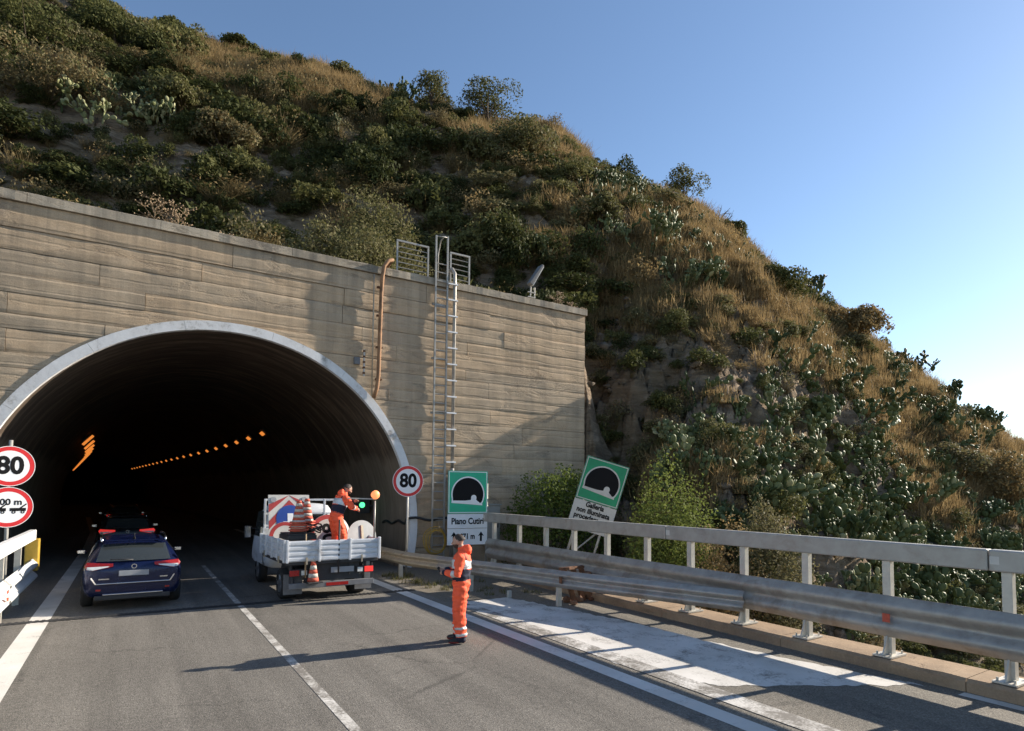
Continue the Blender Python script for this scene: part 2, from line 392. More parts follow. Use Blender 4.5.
simple('ground_soil', (.12,.09,.055), .95, var=.4, scale=.4, bmp=.5)
# glass
mt, nt, b, out = nodes_of('car_glass'); b.inputs['Base Color'].default_value = (.045,.052,.052,1); b.inputs['Roughness'].default_value = .06; b.inputs['Specular IOR Level'].default_value = .8
b.inputs['Transmission Weight'].default_value = .25
simple('hill_stone', (.14,.105,.072), .95, var=.5, scale=3, bmp=.8, dirt=((.08,.06,.04), .52, .6))

# ------------------------------------------------------------------ terrain
WALL_Y = 18.3; WALL_X1 = 14.7; WALL_X0 = -11.0; WALL_TOP = 9.5
rng = np.random.default_rng(11)
def vnoise(x, y, seed=0):
    xi = np.floor(x).astype(np.int64); yi = np.floor(y).astype(np.int64); fx = x-xi; fy = y-yi
    def h(a, b):
        n = (a*374761393 + b*668265263 + seed*974711) & 0x7fffffff
        n = ((n ^ (n >> 13))*1274126177) & 0x7fffffff
        return ((n ^ (n >> 16)) & 0xffff)/65535.0
    sx = fx*fx*(3-2*fx); sy = fy*fy*(3-2*fy)
    return (h(xi,yi)*(1-sx)+h(xi+1,yi)*sx)*(1-sy) + (h(xi,yi+1)*(1-sx)+h(xi+1,yi+1)*sx)*sy - .5
def fbm(x, y, sc, octv=5, seed=0, gain=.5):
    s = 0; a = 1.0; f = 1/sc
    for k in range(octv):
        s = s + a*vnoise(x*f+17.3*k, y*f-9.1*k, seed+k); a *= gain; f *= 2.03
    return s
SX = [-700,-200,0,60,130,180,260,330,400,480,540,590,650,700,750,790,850,900,960,1000,1024,1100,1250,1500]
SY = [-130,-110,-60,-30,4,22,52,78,100,112,132,160,190,212,238,276,320,360,408,434,452,490,512,545]
def terrain_z(X, Y, detail=True):
    X = np.asarray(X, float); Y = np.asarray(Y, float)
    a = X*math.cos(YAW) - Y*math.sin(YAW); d = X*math.sin(YAW) + Y*math.cos(YAW); d = np.maximum(d, .5)
    px = 512 + FPX*a/d; th = np.arctan2(a, d)
    ys = np.interp(px, SX, SY); hy = 490 + (px-512)*.0087
    d1 = np.interp(px, [0, 500, 700, 1024, 1400], [60, 58, 52, 43, 40])
    E1 = (hy-ys)/FPX - .75/d1
    dw = WALL_Y*np.cos(th)/np.maximum(np.cos(th+YAW), .05) - 3.0
    dv = 13.0*np.cos(th)/np.maximum(np.sin(th+YAW), .05)
    k = np.clip((px-560)/50, 0, 1); d0 = np.clip(np.where(px < 560, dw, dw*(1-k)+dv*k), 6, 24)
    zv = -3.0; E0 = (zv-CAM_H)/d0
    t = np.clip((d-d0)/(d1-d0), 0, 1); n = np.interp(px, [560, 620, 710, 800, 900, 1024], [4.2, 3.7, 3.4, 2.5, 1.8, 1.5])
    E = E0 + (E1-E0)*(1-(1-t)**n)
    z = CAM_H + E*np.minimum(d, d1) - np.maximum(d-d1, 0)*.22
    z = np.maximum(z, -3.4)
    valley = -.7 - 2.3*np.clip((X-9.9)/2.6, 0, 1)
    z = np.where(d < d0, valley, z)
    z = np.where((d < d0+3) & (z < valley), valley, z)
    if detail:
        hill = np.clip((d-d0)/4, 0, 1)
        z = z + hill*(fbm(X, Y, 13.0, 2, 41)*2.6*np.clip((d-d0)/14,0,1) + fbm(X, Y, 7.0, 4, 3)*1.6 + fbm(X, Y, 2.1, 5, 9, .62)*.95)
        st = np.clip(((px-575)/25), 0, 1)*np.clip((880-px)/60, 0, 1)*np.clip((d-d0)/2, 0, 1)*np.clip((d0+22-d)/6, 0, 1)
        rid = 1-np.abs(fbm(X+.4*Y, Y, 2.6, 6, 21, .66))*2.6
        z = z + st*(rid-.55)*1.9
    fill = 8.85 + .35*fbm(X, Y, 2.5, 3, 5)
    slope = np.where(X < WALL_X1, fill, fill - (X-WALL_X1)*(2.6+1.5*fbm(X, Y, 2.2, 3, 31)))
    behind = Y > 18.85
    z = np.where(behind, np.maximum(z, slope), z)
    bank = slope - (18.85-Y)*4.5
    z = np.where(~behind & (X > WALL_X1+.1), np.maximum(z, bank), z)
    front = (~behind) & (X < WALL_X1+.1)
    z = np.where(front, np.where(X > 9.7, np.minimum(z, -.45+.2*fbm(X,Y,1.5,3,8)), -1.0), z)
    return z
nth, nd = 450, 300
ths = np.linspace(math.radians(-60), math.radians(68), nth)
ds = np.concatenate([np.linspace(7,14,22,endpoint=False), np.linspace(14,34,250,endpoint=False), np.linspace(34,64,130,endpoint=False), np.linspace(64,130,28)]); nd = len(ds)
TH, DD = np.meshgrid(ths, ds)
AA = DD*np.tan(TH); AA = np.clip(AA, -240, 240)
XX = AA*math.cos(YAW) + DD*math.sin(YAW); YY = -AA*math.sin(YAW) + DD*math.cos(YAW)
ZZ = terrain_z(XX, YY)
idx = np.arange(nth*nd).reshape(nd, nth)
Fq = np.stack([idx[:-1,:-1].ravel(), idx[:-1,1:].ravel(), idx[1:,1:].ravel(), idx[1:,:-1].ravel()], 1)
VX, VY, VZ = XX.ravel(), YY.ravel(), ZZ.ravel()
vb = VY > 18.85; vf = (~vb) & (VX < WALL_X1+.1)
fb, ff = vb[Fq], vf[Fq]
drop = (ff.any(1) & fb.any(1)) | ((~fb).all(1) & (VX[Fq].max(1) < 9.0))      # nothing of the hill crosses the portal or lies under the road
Fq = Fq[~drop]
hill_me = np_mesh('hill', np.stack([XX.ravel(), YY.ravel(), ZZ.ravel()], 1), Fq, M('hill_earth'), None, True)
tag(inst('hill', hill_me), 'steep scrubby brown hillside rising behind the concrete tunnel portal', 'hill', kind='structure')
g = MB().add([(-900,-900,-3.6),(900,-900,-3.6),(900,900,-3.6),(-900,900,-3.6)], [(0,1,2,3)]).build('ground', M('ground_soil'))
tag(g, 'brown earth below the bridge stretching away to the horizon', 'ground', kind='structure')

# ------------------------------------------------------------------ road
def axis_x(y):
    return 2.2 - (0.0 if y < 26 else (.00125*(y-26)**2 if y < 58 else .00125*32**2 + .08*(y-58)))
def strip(offs0, offs1, ys, z, name, mat, seg=1):
    mb = MB(); n = 0
    for y in ys:
        c = axis_x(y)-2.2
        mb.v += [(c+offs0, y, z), (c+offs1, y, z)]
    mb.f = [(2*i, 2*i+1, 2*i+3, 2*i+2) for i in range(len(ys)-1)]
    return mb.build(name, mat)
in_ys = [18.3+i*3 for i in range(52)]
tag(strip(-1.95, 9.05, [-40, -20, 0, 8, 14, 18.3], 0.0, 'road', M('asphalt')), 'grey asphalt two lane carriageway leading into the tunnel', 'road', kind='structure')
tag(strip(-3.15, 7.55, in_ys, 0.0, 'tunnel_road', M('asphalt')), 'dark asphalt carriageway inside the tunnel', 'road', kind='structure')
tag(strip(-14, -1.95, [-40, 0, 18.3], -.01, 'verge', M('gravel')), 'gravelly verge along the left edge of the carriageway', 'verge', kind='structure')
def marking(name, x0, x1, ys, mat, label):
    return tag(strip(x0, x1, ys, .004, name, M(mat)), label, 'road marking', kind='structure')
ysn = [-30, -10, 0, 6, 12, 18]
marking('lane_line', -1.50, -1.18, [-30, 0, 12, 18, 24, 30, 40, 60], 'paint_line', 'solid white line along the left edge of the carriageway')
marking('lane_line', 5.56, 5.84, [-30, 0, 12, 18, 24, 30, 40], 'paint_line', 'solid white line along the right edge of the carriageway')
marking('lane_line', 2.01, 2.13, [-12, -4, 6.0, 14.1, 18, 22], 'paint_worn', 'long worn white dividing line between the two lanes')
# faded white hatched area and old tarmac on the right
tag(strip(5.84, 9.05, [-30, 0, 8, 12.6], .002, 'old_asphalt', M('asphalt_old')), 'older paler tarmac between the edge line and the bridge kerb', 'pavement', kind='structure')
gm = MB().add([(6.05,12.4,.003),(8.0,11.4,.003),(9.02,11.2,.003),(9.03,14,.003),(9.5,18.28,.003),(7.3,18.28,.003),(6.15,15.5,.003)], [tuple(range(7))]).build('gravel_patch', M('gravel'))
tag(gm, 'dirty gravel and soil beside the tunnel mouth behind the guardrail', 'gravel', kind='structure')
wm = MB()
L_ = [(6.7,5.25),(6.12,5.8),(6.1,7),(6.1,9),(6.15,10.5),(6.4,12.2)]; R_ = [(8.85,4.0),(8.45,5.8),(8.28,7),(8.2,8.6),(7.9,10.4),(7.5,12.2)]
outl = [Vector((x, y, 0)) for x, y in L_] + [Vector((x, y, 0)) for x, y in reversed(R_)]; rag = []
for i, p in enumerate(outl):                       # flaked, uneven paint edge
    q = outl[(i+1) % len(outl)]; n_ = max(2, int((q-p).length/.05))
    for k in range(n_):
        w_ = p.lerp(q, k/n_); s_ = .07*mnoise.fractal(Vector((w_.x*4, w_.y*4, 1)), .8, 2.0, 4)
        rag.append((w_.x+s_*1.0, w_.y+s_*.9, .006))
wm.add(rag, [tuple(range(len(rag)))])
tag(wm.build('painted_area', M('paint_faded')), 'large faded white painted wedge between edge line and bridge kerb', 'road marking', kind='structure')
tag(strip(6.08, 6.42, [-6, 0, 4, 8, 11.8], .009, 'lane_line', M('paint_worn')), 'worn white border line of the painted wedge', 'road marking', kind='structure')
tag(strip(8.82, 9.0, [-6, 0, 2, 3.6], .006, 'lane_line', M('paint_faded')), 'faint worn white streak at the foot of the bridge kerb', 'road marking', kind='structure')
# expansion joint and drain
ej = empty('expansion_joint', (0, 14.25, 0)); tag(ej, 'dark steel toothed expansion joint across the road before the tunnel', 'expansion joint', kind='structure')
MB().box(-1.9, 6.1, -.09, .09, .001, .007).build('joint_plate', M('truck_dark'), ej)
tm = MB()
for i in range(80): tm.box(-1.9+i*.1, -1.85+i*.1, -.13+.02*(i%2), .12, .007, .012)
tag(tm.build('joint_teeth', M('truck_dark'), ej), kind='stuff')

# ------------------------------------------------------------------ tunnel portal
ACX, ACZ, RO, RI = 2.2, 1.4, 5.65, 5.40
portal = empty('tunnel_portal', (0, WALL_Y, 0))
tag(portal, 'board-marked concrete tunnel portal wall with a whitewashed arch over the road', 'tunnel portal')
def arch_half(z, r): return math.sqrt(max(0, r*r-(z-ACZ)**2)) if z < ACZ+r else 0
RP = random.Random(3)
# structural body behind the facing
body = MB(); zs = [i*.25 for i in range(29)]+[7.04]
NB = 48
angs = [math.asin(-ACZ/RO)+ (PI-2*math.asin(-ACZ/RO))*i/NB for i in range(NB+1)]
arc = [(ACX+RO*math.cos(a), ACZ+RO*math.sin(a)) for a in angs]
poly = [(WALL_X1-.03, 0)]+[(WALL_X1-.03, WALL_TOP-.02), (WALL_X0+.02, WALL_TOP-.02), (WALL_X0+.02, 0)] + list(reversed(arc))
for (xa, za), (xb, zb) in zip(arc[:-1], arc[1:]):      # wall above and beside the arch, in narrow strips
    x0, x1 = sorted((xa, xb))
    lo = (za, zb) if xa < xb else (zb, za)
    if ACZ > (za+zb)/2: continue
    body.hexa([(x0,.10,lo[0]),(x1,.10,lo[1]),(x1,1.0,lo[1]),(x0,1.0,lo[0]),(x0,.10,WALL_TOP-.02),(x1,.10,WALL_TOP-.02),(x1,1.0,WALL_TOP-.02),(x0,1.0,WALL_TOP-.02)])
body.box(ACX+RO, WALL_X1-.02, .10, 1.0, -2.2, WALL_TOP-.02); body.box(WALL_X0+.02, ACX-RO, .10, 1.0, -2.2, WALL_TOP-.02)
body.build('wall_core', M('concrete'), portal)
# facing: every poured board course, split into lengths, as its own slab
edges = [-2.2]; h = [1.1, 1.1, .62]
zc = 0.62; courses = [(-2.2, -.9), (-.9, .02), (.02, .62)]
while zc < 8.2:
    hh = RP.choice([.36, .42, .46, .5, .56, .62]); z1 = min(zc+hh, 8.62)
    if 8.62-z1 < .3: z1 = 8.62
    courses.append((zc, z1)); zc = z1
if courses[-1][1] < 8.62: courses.append((courses[-1][1], 8.62))
courses.append((8.62, WALL_TOP-.26))
def panel(x0, x1, z0, z1, off, mat):
    """one slab between x0 and x1 with the arch cut out of it; None when nothing is left"""
    gz = .004+RP.random()*.010; gx = .006
    segs = []
    n = 7; zz = [z0+gz*.5+(z1-z0-gz)*i/(n-1) for i in range(n)]
    out = []
    for side in (-1, 1):
        inn = [arch_half(z, RO+.005) if z < ACZ+RO else 0 for z in zz]
        if side < 0:
            a = [x0+gx]*n; b = [min(x1-gx, ACX-q) if (q > 0 or x1 > ACX) else x1-gx for q in inn]
            if x0 >= ACX: continue
        else:
            a = [max(x0+gx, ACX+q) for q in inn]; b = [x1-gx]*n
            if x1 <= ACX: continue
        if max(bb-aa for aa, bb in zip(a, b)) < .06: continue
        b = [max(bb, aa+.002) for aa, bb in zip(a, b)]
        mb = MB(); nx = 14; o = 0
        for i in range(n):
            for j in range(nx+1):
                x = a[i]+(b[i]-a[i])*j/nx
                ed = 1 if (i in (0, n-1)) else 0
                e2 = mnoise.fractal(Vector((x*1.3, zz[i]*3.0, off*50)), 1.0, 2.1, 4)*.012 + mnoise.noise(Vector((x*.5, zz[i]*.5, 3)))*.014
                e3 = mnoise.noise(Vector((x*2.2, z0*7, 5)))*.006 if ed else 0
                mb.v.append((x, -off + e2 + ed*.012, zz[i] + e3))
        for i in range(n-1):
            for j in range(nx):
                q = i*(nx+1)+j; mb.f.append((q, q+1, q+nx+2, q+nx+1))
        # returns to the wall core
        base = len(mb.v); rim = [j for j in range(nx+1)] + [i*(nx+1)+nx for i in range(1, n)] + [(n-1)*(nx+1)+j for j in range(nx-1, -1, -1)] + [i*(nx+1) for i in range(n-2, 0, -1)]
        for q in rim: x, y, z = mb.v[q]; mb.v.append((x, .11, z))
        for q in range(len(rim)):
            q2 = (q+1)%len(rim); mb.f.append((rim[q2], rim[q], base+q, base+q2))
        mb.build('concrete_panel', mat, portal)
for ci, (z0, z1) in enumerate(courses):
    top = ci == len(courses)-1
    cuts = [WALL_X0]; x = WALL_X0 + RP.uniform(2, 5)
    while x < WALL_X1-1.8: cuts.append(x); x += RP.uniform(3.2, 6.5)
    cuts.append(WALL_X1)
    if top: cuts = [WALL_X0, -3.5, 2.2, 8.05, WALL_X1]
    elif z0 < ACZ+RO:   # keep a seam over the crown of the arch
        cuts = [c for c in cuts if abs(c-ACX) > 1.2]; cuts.append(ACX); cuts.sort()
    for a, b_ in zip(cuts[:-1], cuts[1:]):
        off = .035 if top else RP.choice([.0, .004, .008, .012, .02, .028])
        near_arch = a < 8.2 and b_ > -3 and z0 < 7.6
        panel(a, b_, z0, z1, off, M('concrete_cool' if (near_arch and RP.random() < .7) or RP.random() < .2 else 'concrete'))
# coping stones
x = WALL_X0-.05
while x < WALL_X1+.05:
    x1 = min(x+RP.uniform(2.4, 3.4), WALL_X1+.06)
    if WALL_X1+.06-x1 < .8: x1 = WALL_X1+.06
    mb = MB(); n = 12
    for i in range(n+1):
        xx = x+.005+(x1-x-.01)*i/n; j = mnoise.noise(Vector((xx*3, 0, 1)))*.018; j2 = mnoise.noise(Vector((xx*4, 5, 1)))*.02
        mb.v += [(xx, -.10+j, WALL_TOP-.25), (xx, -.10+j*.7, WALL_TOP-.02+j2), (xx, -.03, WALL_TOP+.01+j2), (xx, 1.05, WALL_TOP+.01), (xx, 1.05, WALL_TOP-.25)]
    for i in range(n):
        for j in range(5): mb.f.append((i*5+j, i*5+(j+1)%5, (i+1)*5+(j+1)%5, (i+1)*5+j))
    mb.f += [(0,1,2,3,4), tuple(n*5+k for k in (4,3,2,1,0))]
    mb.build('coping_stone', M('coping'), portal)
    x = x1
# whitewashed arch ring in cast segments
a0 = math.asin(-ACZ/RO); ns = 9
for s_ in range(ns):
    mb = MB(); n = 8; aa = [a0+(PI-2*a0)*(s_+i/n)/ns for i in range(n+1)]
    for i, a in enumerate(aa):
        e = .012*mnoise.noise(Vector((a*6, 1, 2)))
        g_ = .0005 if i == 0 else (-.0005 if i == n else 0)
        for r, y in ((RI, -.05), (RO+e, -.05), (RO+e, .13), (RI, .13)):
            mb.v.append((ACX+r*math.cos(a+g_), y, max(0.001, ACZ+r*math.sin(a+g_))))
    for i in range(n):
        for j in range(4): mb.f.append((i*4+j, i*4+(j+1)%4, (i+1)*4+(j+1)%4, (i+1)*4+j))
    mb.f += [(0,1,2,3), tuple(n*4+k for k in (3,2,1,0))]
    mb.build('arch_ring_segment', M('whitewash'), portal)
# lining with ring joints
lin = MB(); n = 40; al = [math.asin(-ACZ/RI)+(PI-2*math.asin(-ACZ/RI))*i/n for i in range(n+1)]
ys = []; y = .131
while y < 150:
    step = 2.0 if y < 30 else 6.0
    ys += [(y, 0.0), (y+step*.485, 0.0), (y+step*.49, .0), (y+step*.51, .0), (y+step*.515, 0.0)]; y += step
for (y, dr) in ys:
    cx = axis_x(y+WALL_Y)
    for a in al: lin.v.append((cx+(RI-dr)*math.cos(a), y, ACZ+(RI-dr)*math.sin(a)))
for i in range(len(ys)-1):
    for j in range(n): lin.f.append((i*(n+1)+j, i*(n+1)+j+1, (i+1)*(n+1)+j+1, (i+1)*(n+1)+j))
lin.f.append(tuple((len(ys)-1)*(n+1)+j for j in range(n+1)))
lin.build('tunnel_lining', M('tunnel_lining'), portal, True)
out_l = MB()   # the ground-side skin that keeps daylight out of the bore
for y in (.95, 30, 60, 90, 120, 156):
    cx = axis_x(y+WALL_Y)
    for a in al: out_l.v.append((cx+(RI+.45)*math.cos(a), y, ACZ+(RI+.45)*math.sin(a)))
for i in range(5):
    for j in range(n): out_l.f.append((i*(n+1)+j, i*(n+1)+j+1, (i+1)*(n+1)+j+1, (i+1)*(n+1)+j))
out_l.f.append(tuple(5*(n+1)+j for j in range(n+1)))
out_l.build('outer_shell', M('concrete_cool'), portal)

# sodium lamps along both haunches of the vault
lm = MB().box(-.10, .10, -.20, .20, -.05, .05).mesh('lamp', M('sodium_lamp')); lw = MB().box(-.32, .32, -.13, .13, -.05, .05).mesh('lamp', M('sodium_lamp')); lh = MB().box(-.20, .20, -.55, .55, .052, .13).mesh('housing', M('truck_dark'))
def tunnel_lamp(y, side, i):
    a = math.radians(48 if side > 0 else 139); cx = axis_x(y)
    t = empty('tunnel_lamp', (cx+(RI-.22)*math.cos(a), y, ACZ+(RI-.22)*math.sin(a)))
    rk = ['nearest and largest', 'second nearest', 'third nearest', 'fourth nearest'][i] if i < 4 else 'small distant'
    tag(t, '%s orange lamp in the %s row on the dark tunnel vault' % (rk, 'right-hand' if side > 0 else 'left-hand'), 'lamp', 'lamps in the %s row of the tunnel' % ('right-hand' if side > 0 else 'left-hand'))
    rot = (0, -(a-PI/2), 0)
    inst('lens', lm if side > 0 else lw, t, rot=rot); inst('housing', lh, t, rot=rot)
for i in range(22): tunnel_lamp(33+i*3.7, 1, i)
for i in range(16): tunnel_lamp(37+i*4.1, -1, i)

# ------------------------------------------------------------------ fittings on the portal wall
FY = WALL_Y-.06
lad = empty('wall_ladder', (8.52, FY-.10, 0)); tag(lad, 'tall galvanised steel ladder fixed to the concrete wall beside the arch', 'ladder')
for sx in (-.21, .21):
    MB().box(sx-.025, sx+.025, -.03, .03, .25, 10.95 if sx > 0 else 10.9).build('rail', M('galvanised_light'), lad)
rm = MB().tube([(-.19,0,0),(.19,0,0)], .02, 8).mesh('rung', M('galvanised_light'))
for i in range(34): inst('rung', rm, lad, (0,0,.4+i*.29))
bk = MB().box(-.29, .29, .03, .10, -.03, .03).mesh('bracket', M('galvanised_light'))
for z in (1.5, 3.2, 5.0, 6.8, 8.6): inst('bracket', bk, lad, (0,0,z))
hp = MB().tube([(.21,0,10.92),(.21,.25,11.05),(.21,.55,11.0),(.21,.75,10.6),(.21,.75,9.6)], .022, 8).build('hand_hoop', M('galvanised_light'), lad, True)
MB().tube([(-.21,0,10.88),(.21,0,10.92)], .02, 8).build('top_bar', M('galvanised_light'), lad, True)
dp_ = empty('downpipe', (9.02, FY-.12, 0)); tag(dp_, 'grey plastic downpipe with pale clamp bands just right of the ladder', 'pipe')
MB().tube([(-.02,0,3.2),(-.02,0,9.3),(-.02,.02,9.75),(-.02,.2,9.95),(-.02,.6,9.98)], .06, 12).build('pipe', M('galvanised'), dp_, True)
bd = MB().box(-.26, .085, -.085, -.02, -.022, .022).mesh('clamp_band', M('sign_white'))
for i in range(12): inst('clamp_band', bd, dp_, (-.02,0,3.4+i*.54))
MB().tube([(-.02,0,.3),(-.02,0,3.2)], .06, 10).build('lower_pipe', M('galvanised_light'), dp_, True)
rp_ = empty('rusty_pipe', (6.45, FY-.09, 0)); tag(rp_, 'rusty brown pipe bending over the coping down to the arch', 'pipe')
MB().tube([(.42,.9,9.70),(.40,.3,9.78),(.36,.02,9.76),(.22,-.03,9.70),(.08,-.03,9.5),(.03,-.03,9.15),(0,-.03,8.6),(-.04,-.03,6.0),(-.08,-.03,5.6),(-.17,.0,5.30)], .062, 10).build('pipe', M('rust_pipe'), rp_, True)
cl = MB().box(-.10, .10, -.03, .07, -.025, .025).mesh('clamp', M('rust'))
for z in (5.9, 6.9, 7.9, 8.8): inst('clamp', cl, rp_, (-.02,.0,z))
cd = empty('thin_conduit', (6.24, FY, 0)); tag(cd, 'thin dark conduit running down beside the rusty pipe', 'pipe')
MB().tube([(0,-.03,9.2),(0,-.03,5.35)], .025, 8).build('conduit', M('galvanised_old'), cd, True)
mk = empty('wall_gauge', (5.97, FY-.02, 0)); tag(mk, 'short pale striped rod fixed upright on the wall above the arch', 'gauge')
MB().box(-.02,.02,-.05,0,5.95,6.78).build('rod', M('sign_white_dirty_shaded'), mk)
sm = MB().box(-.03,.03,-.06,.01,-.03,.03).mesh('stripe', M('rust'))
for i in range(5): inst('stripe', sm, mk, (0,0,6.05+i*.17))
jb = MB().box(5.66,5.84,FY-.08,FY+.02,6.30,6.52).build('junction_box', M('mudflap'), None, bevel=.01); tag(jb, 'small dark junction box on the wall left of the striped rod', 'box')
# guard railings on top
def railing(x0, x1, y, name_label):
    t = empty('guard_railing', (x0, y, WALL_TOP+.01)); tag(t, name_label, 'railing')
    w = x1-x0
    for x in (0.0, w): MB().box(x-.025, x+.025, -.025, .025, 0, 1.0).build('post', M('galvanised_light'), t)
    for i, z in enumerate((.14, .31, .48, .65, .82)):
        MB().tube([(.0,0,z),(w,0,z)], .014, 6).build('rail', M('galvanised_light'), t)
    MB().box(-.025, w+.025, -.03, .03, .985, 1.04).build('top_rail', M('galvanised_light'), t)
railing(7.04, 8.12, FY+.12, 'steel guard railing on the coping left of the ladder top')
railing(8.95, 9.66, FY+.12, 'steel guard railing on the coping right of the ladder top')
# floodlight on the coping
fl = empty('floodlight', (12.4, FY+.35, WALL_TOP+.0)); tag(fl, 'tilted floodlight on two short posts on the coping near the wall end', 'floodlight')
for x in (-.05, .13): MB().tube([(x,0,0),(x+.02,0,.55)], .025, 8).build('post', M('galvanised_light'), fl, True)
for z in (.15, .33): MB().box(-.16, .18, -.03, .03, z, z+.03).build('crossbar', M('galvanised_light'), fl)
mb = MB(); a = Vector((.0,0,.58)); dl = Vector((.50,0,.86)).normalized(); nl = Vector((-dl.z,0,dl.x))
mb.hexa([a+nl*.03+Vector((0,-.12,0)), a+dl*.95+nl*.0+Vector((0,-.16,0)), a+dl*.95+Vector((0,.16,0)), a+nl*.03+Vector((0,.12,0)), a+nl*.17+Vector((0,-.12,0)), a+dl*.95+nl*.10+Vector((0,-.16,0)), a+dl*.95+nl*.10+Vector((0,.16,0)), a+nl*.17+Vector((0,.12,0))])
mb.build('lamp_head', M('mudflap'), fl, bevel=.02)
MB().bar(a+dl*.02-nl*.005, a+dl*.93-nl*.02, .22, .02, nl).build('lens', M('lamp_white'), fl)
# cable, hose, cabinet
pts = []
for i in range(26):
    x = 5.2+i*.16; z = 1.33+.05*math.sin(i*.9)+(.22 if 7.4 < x < 8.6 else .05*(x-5))
    inx = x < 7.3
    y = FY-.06 if not inx else FY-.05+min(1.2, (7.45-x)*.9)
    if inx: x = ACX+arch_half(z, RI)-.05; y = FY+.1+(14-i)*.16
    pts.append((x, y, z))
pts.sort(key=lambda p: -p[1])
cb = MB().tube(pts, .04, 8).build('black_cable', M('black_rubber'), None, True); tag(cb, 'thick black cable sagging along the wall at the right foot of the arch', 'cable')
hs = empty('yellow_hose', (8.30, FY-.35, .85)); tag(hs, 'coil of yellow hose hanging at the foot of the ladder', 'hose')
for k in range(4):
    r = .40-.035*k; ph = k*.7
    p = [(r*math.cos(t*2*PI/28)+.03*math.sin(k*3), -.05*k+.04*math.sin(3*t*2*PI/28+ph), r*1.1*math.sin(t*2*PI/28)+.02*math.cos(k*2)) for t in range(29)]
    MB().tube(p, .014, 7, False).build('hose_loop', M('yellow_paint'), hs, True)
MB().tube([(.05,.3,.40),(.05,-.14,.40),(.05,-.2,.47)], .015, 6).build('hook', M('galvanised_old'), hs, True)
ec = empty('electrical_cabinet', (10.5, FY-.16, .62)); tag(ec, 'pale grey electrical cabinet on the wall behind the end of the parapet', 'cabinet')
MB().box(-.26,.26,-.14,.15,0,1.36).build('body', M('cabinet_grey'), ec, bevel=.015); MB().box(-.22,.22,-.155,-.142,.06,1.30).build('door', M('cabinet_grey'), ec, bevel=.004)
MB().box(.14,.17,-.18,-.156,.6,.74).build('handle', M('truck_dark'), ec); MB().box(-.29,.29,-.18,.15,1.362,1.40).build('hood', M('cabinet_grey'), ec)

# ------------------------------------------------------------------ barriers
def wave_profile(z0, z1, waves, amp=.075, th=.006, n=9):
    tot = waves*n; f = []
    for i in range(tot+1):
        q = i/tot; c = .5-.5*math.cos(2*PI*q*waves); f.append((-amp*(c**.75), z0+(z1-z0)*q))
    return f + [(a+th, z) for a, z in reversed(f)]
def bolts(parent, pts, r=.016):
    me = MB().tube([(-.014,0,0),(.004,0,0)], r, 6).mesh('bolt', M('galvanised_old'))
    for p in pts: inst('bolt', me, parent, p)
# concrete kerb of the bridge
kb = empty('bridge_kerb', (0,0,0)); tag(kb, 'brownish concrete kerb carrying the bridge parapet posts', 'kerb', kind='structure')
ky = -12.0; RK = random.Random(5)
while ky < 17.9:
    k2 = min(ky+2.6, 18.0); mb = MB(); n = 10
    for i in range(n+1):
        yy = ky+.006+(k2-ky-.012)*i/n; e = mnoise.noise(Vector((yy*2.5, 1, 1)))*.012; e2 = mnoise.noise(Vector((yy*3.5, 7, 1)))*.012
        mb.v += [(9.04+e*.6,yy,-.5),(9.04+e*.6,yy,.13+e2),(9.08+e,yy,.172+e2),(9.72,yy,.178),(9.72,yy,-1.2)]
    for i in range(n):
        for j in range(5): mb.f.append((i*5+j, i*5+(j+1)%5, (i+1)*5+(j+1)%5, (i+1)*5+j))
    mb.f += [(0,1,2,3,4), tuple(n*5+k for k in (4,3,2,1,0))]
    mb.build('kerb_stone', M('kerb_concrete'), kb); ky = k2
pp = empty('bridge_parapet', (9.33, 0, .178)); tag(pp, 'galvanised bridge parapet with tall box handrail, corrugated beam and bolted posts', 'barrier')
post_ys = [3.22-1.32*i for i in range(10, 0, -1)] + [3.22, 4.65, 5.9, 7.09, 8.31, 9.49, 10.77, 12.0, 13.2, 14.5, 15.9]
pm = MB(); pm.box(-.05,.05,-.055,-.045,.02,1.345); pm.box(-.05,.05,.045,.055,.02,1.345); pm.box(-.006,.006,-.045,.045,.02,1.345)
pm.box(-.052,-.042,-.045,.045,.02,1.345)
pm = pm.mesh('post', M('post_steel'))
fm = MB().box(-.22,.20,-.13,.13,.005,.028); fm.add([(-.05,-.01,.03),(-.20,-.01,.03),(-.05,-.01,.34),(-.05,.01,.03),(-.20,.01,.03),(-.05,.01,.34)], [(0,1,2),(3,5,4),(0,3,4,1),(1,4,5,2),(2,5,3,0)])
for x in (-.17,.15):
    for y in (-.09,.09): fm.tube([(x,y,.028),(x,y,.07)], .014, 6)
fm = fm.mesh('base_plate', M('post_steel'))
sg = MB(); sg.hexa([(-.06,-.06,.02),(-.04,-.06,.02),(-.04,.06,.02),(-.06,.06,.02),(-.08,-.05,.5),(-.05,-.05,.5),(-.05,.05,.5),(-.08,.05,.5)])
for y in post_ys:
    p = inst('post', pm, pp, (0,y,0)); inst('base_plate', fm, p, (0,0,0))
segs = [(-12.0,-8.6),(-8.6,-5.2),(-5.2,-1.3),(-1.3,2.9),(2.9,7.0),(7.0,11.4),(11.4,16.0)]
prof3 = wave_profile(.275, .86, 2, .10)
for k, (a, b_) in enumerate(segs):
    o = -.07-.004*(k%2)
    q = MB().sweep([(o, a-.15, 0), (o, (a+b_)/2, 0), (o, b_+.15, 0)], prof3, caps=False).build('beam', M('galvanised'), pp, True)
    bolts(q, [(o-.008, y, z) for y in (a+.03, a+.12) for z in (.42, .72)])
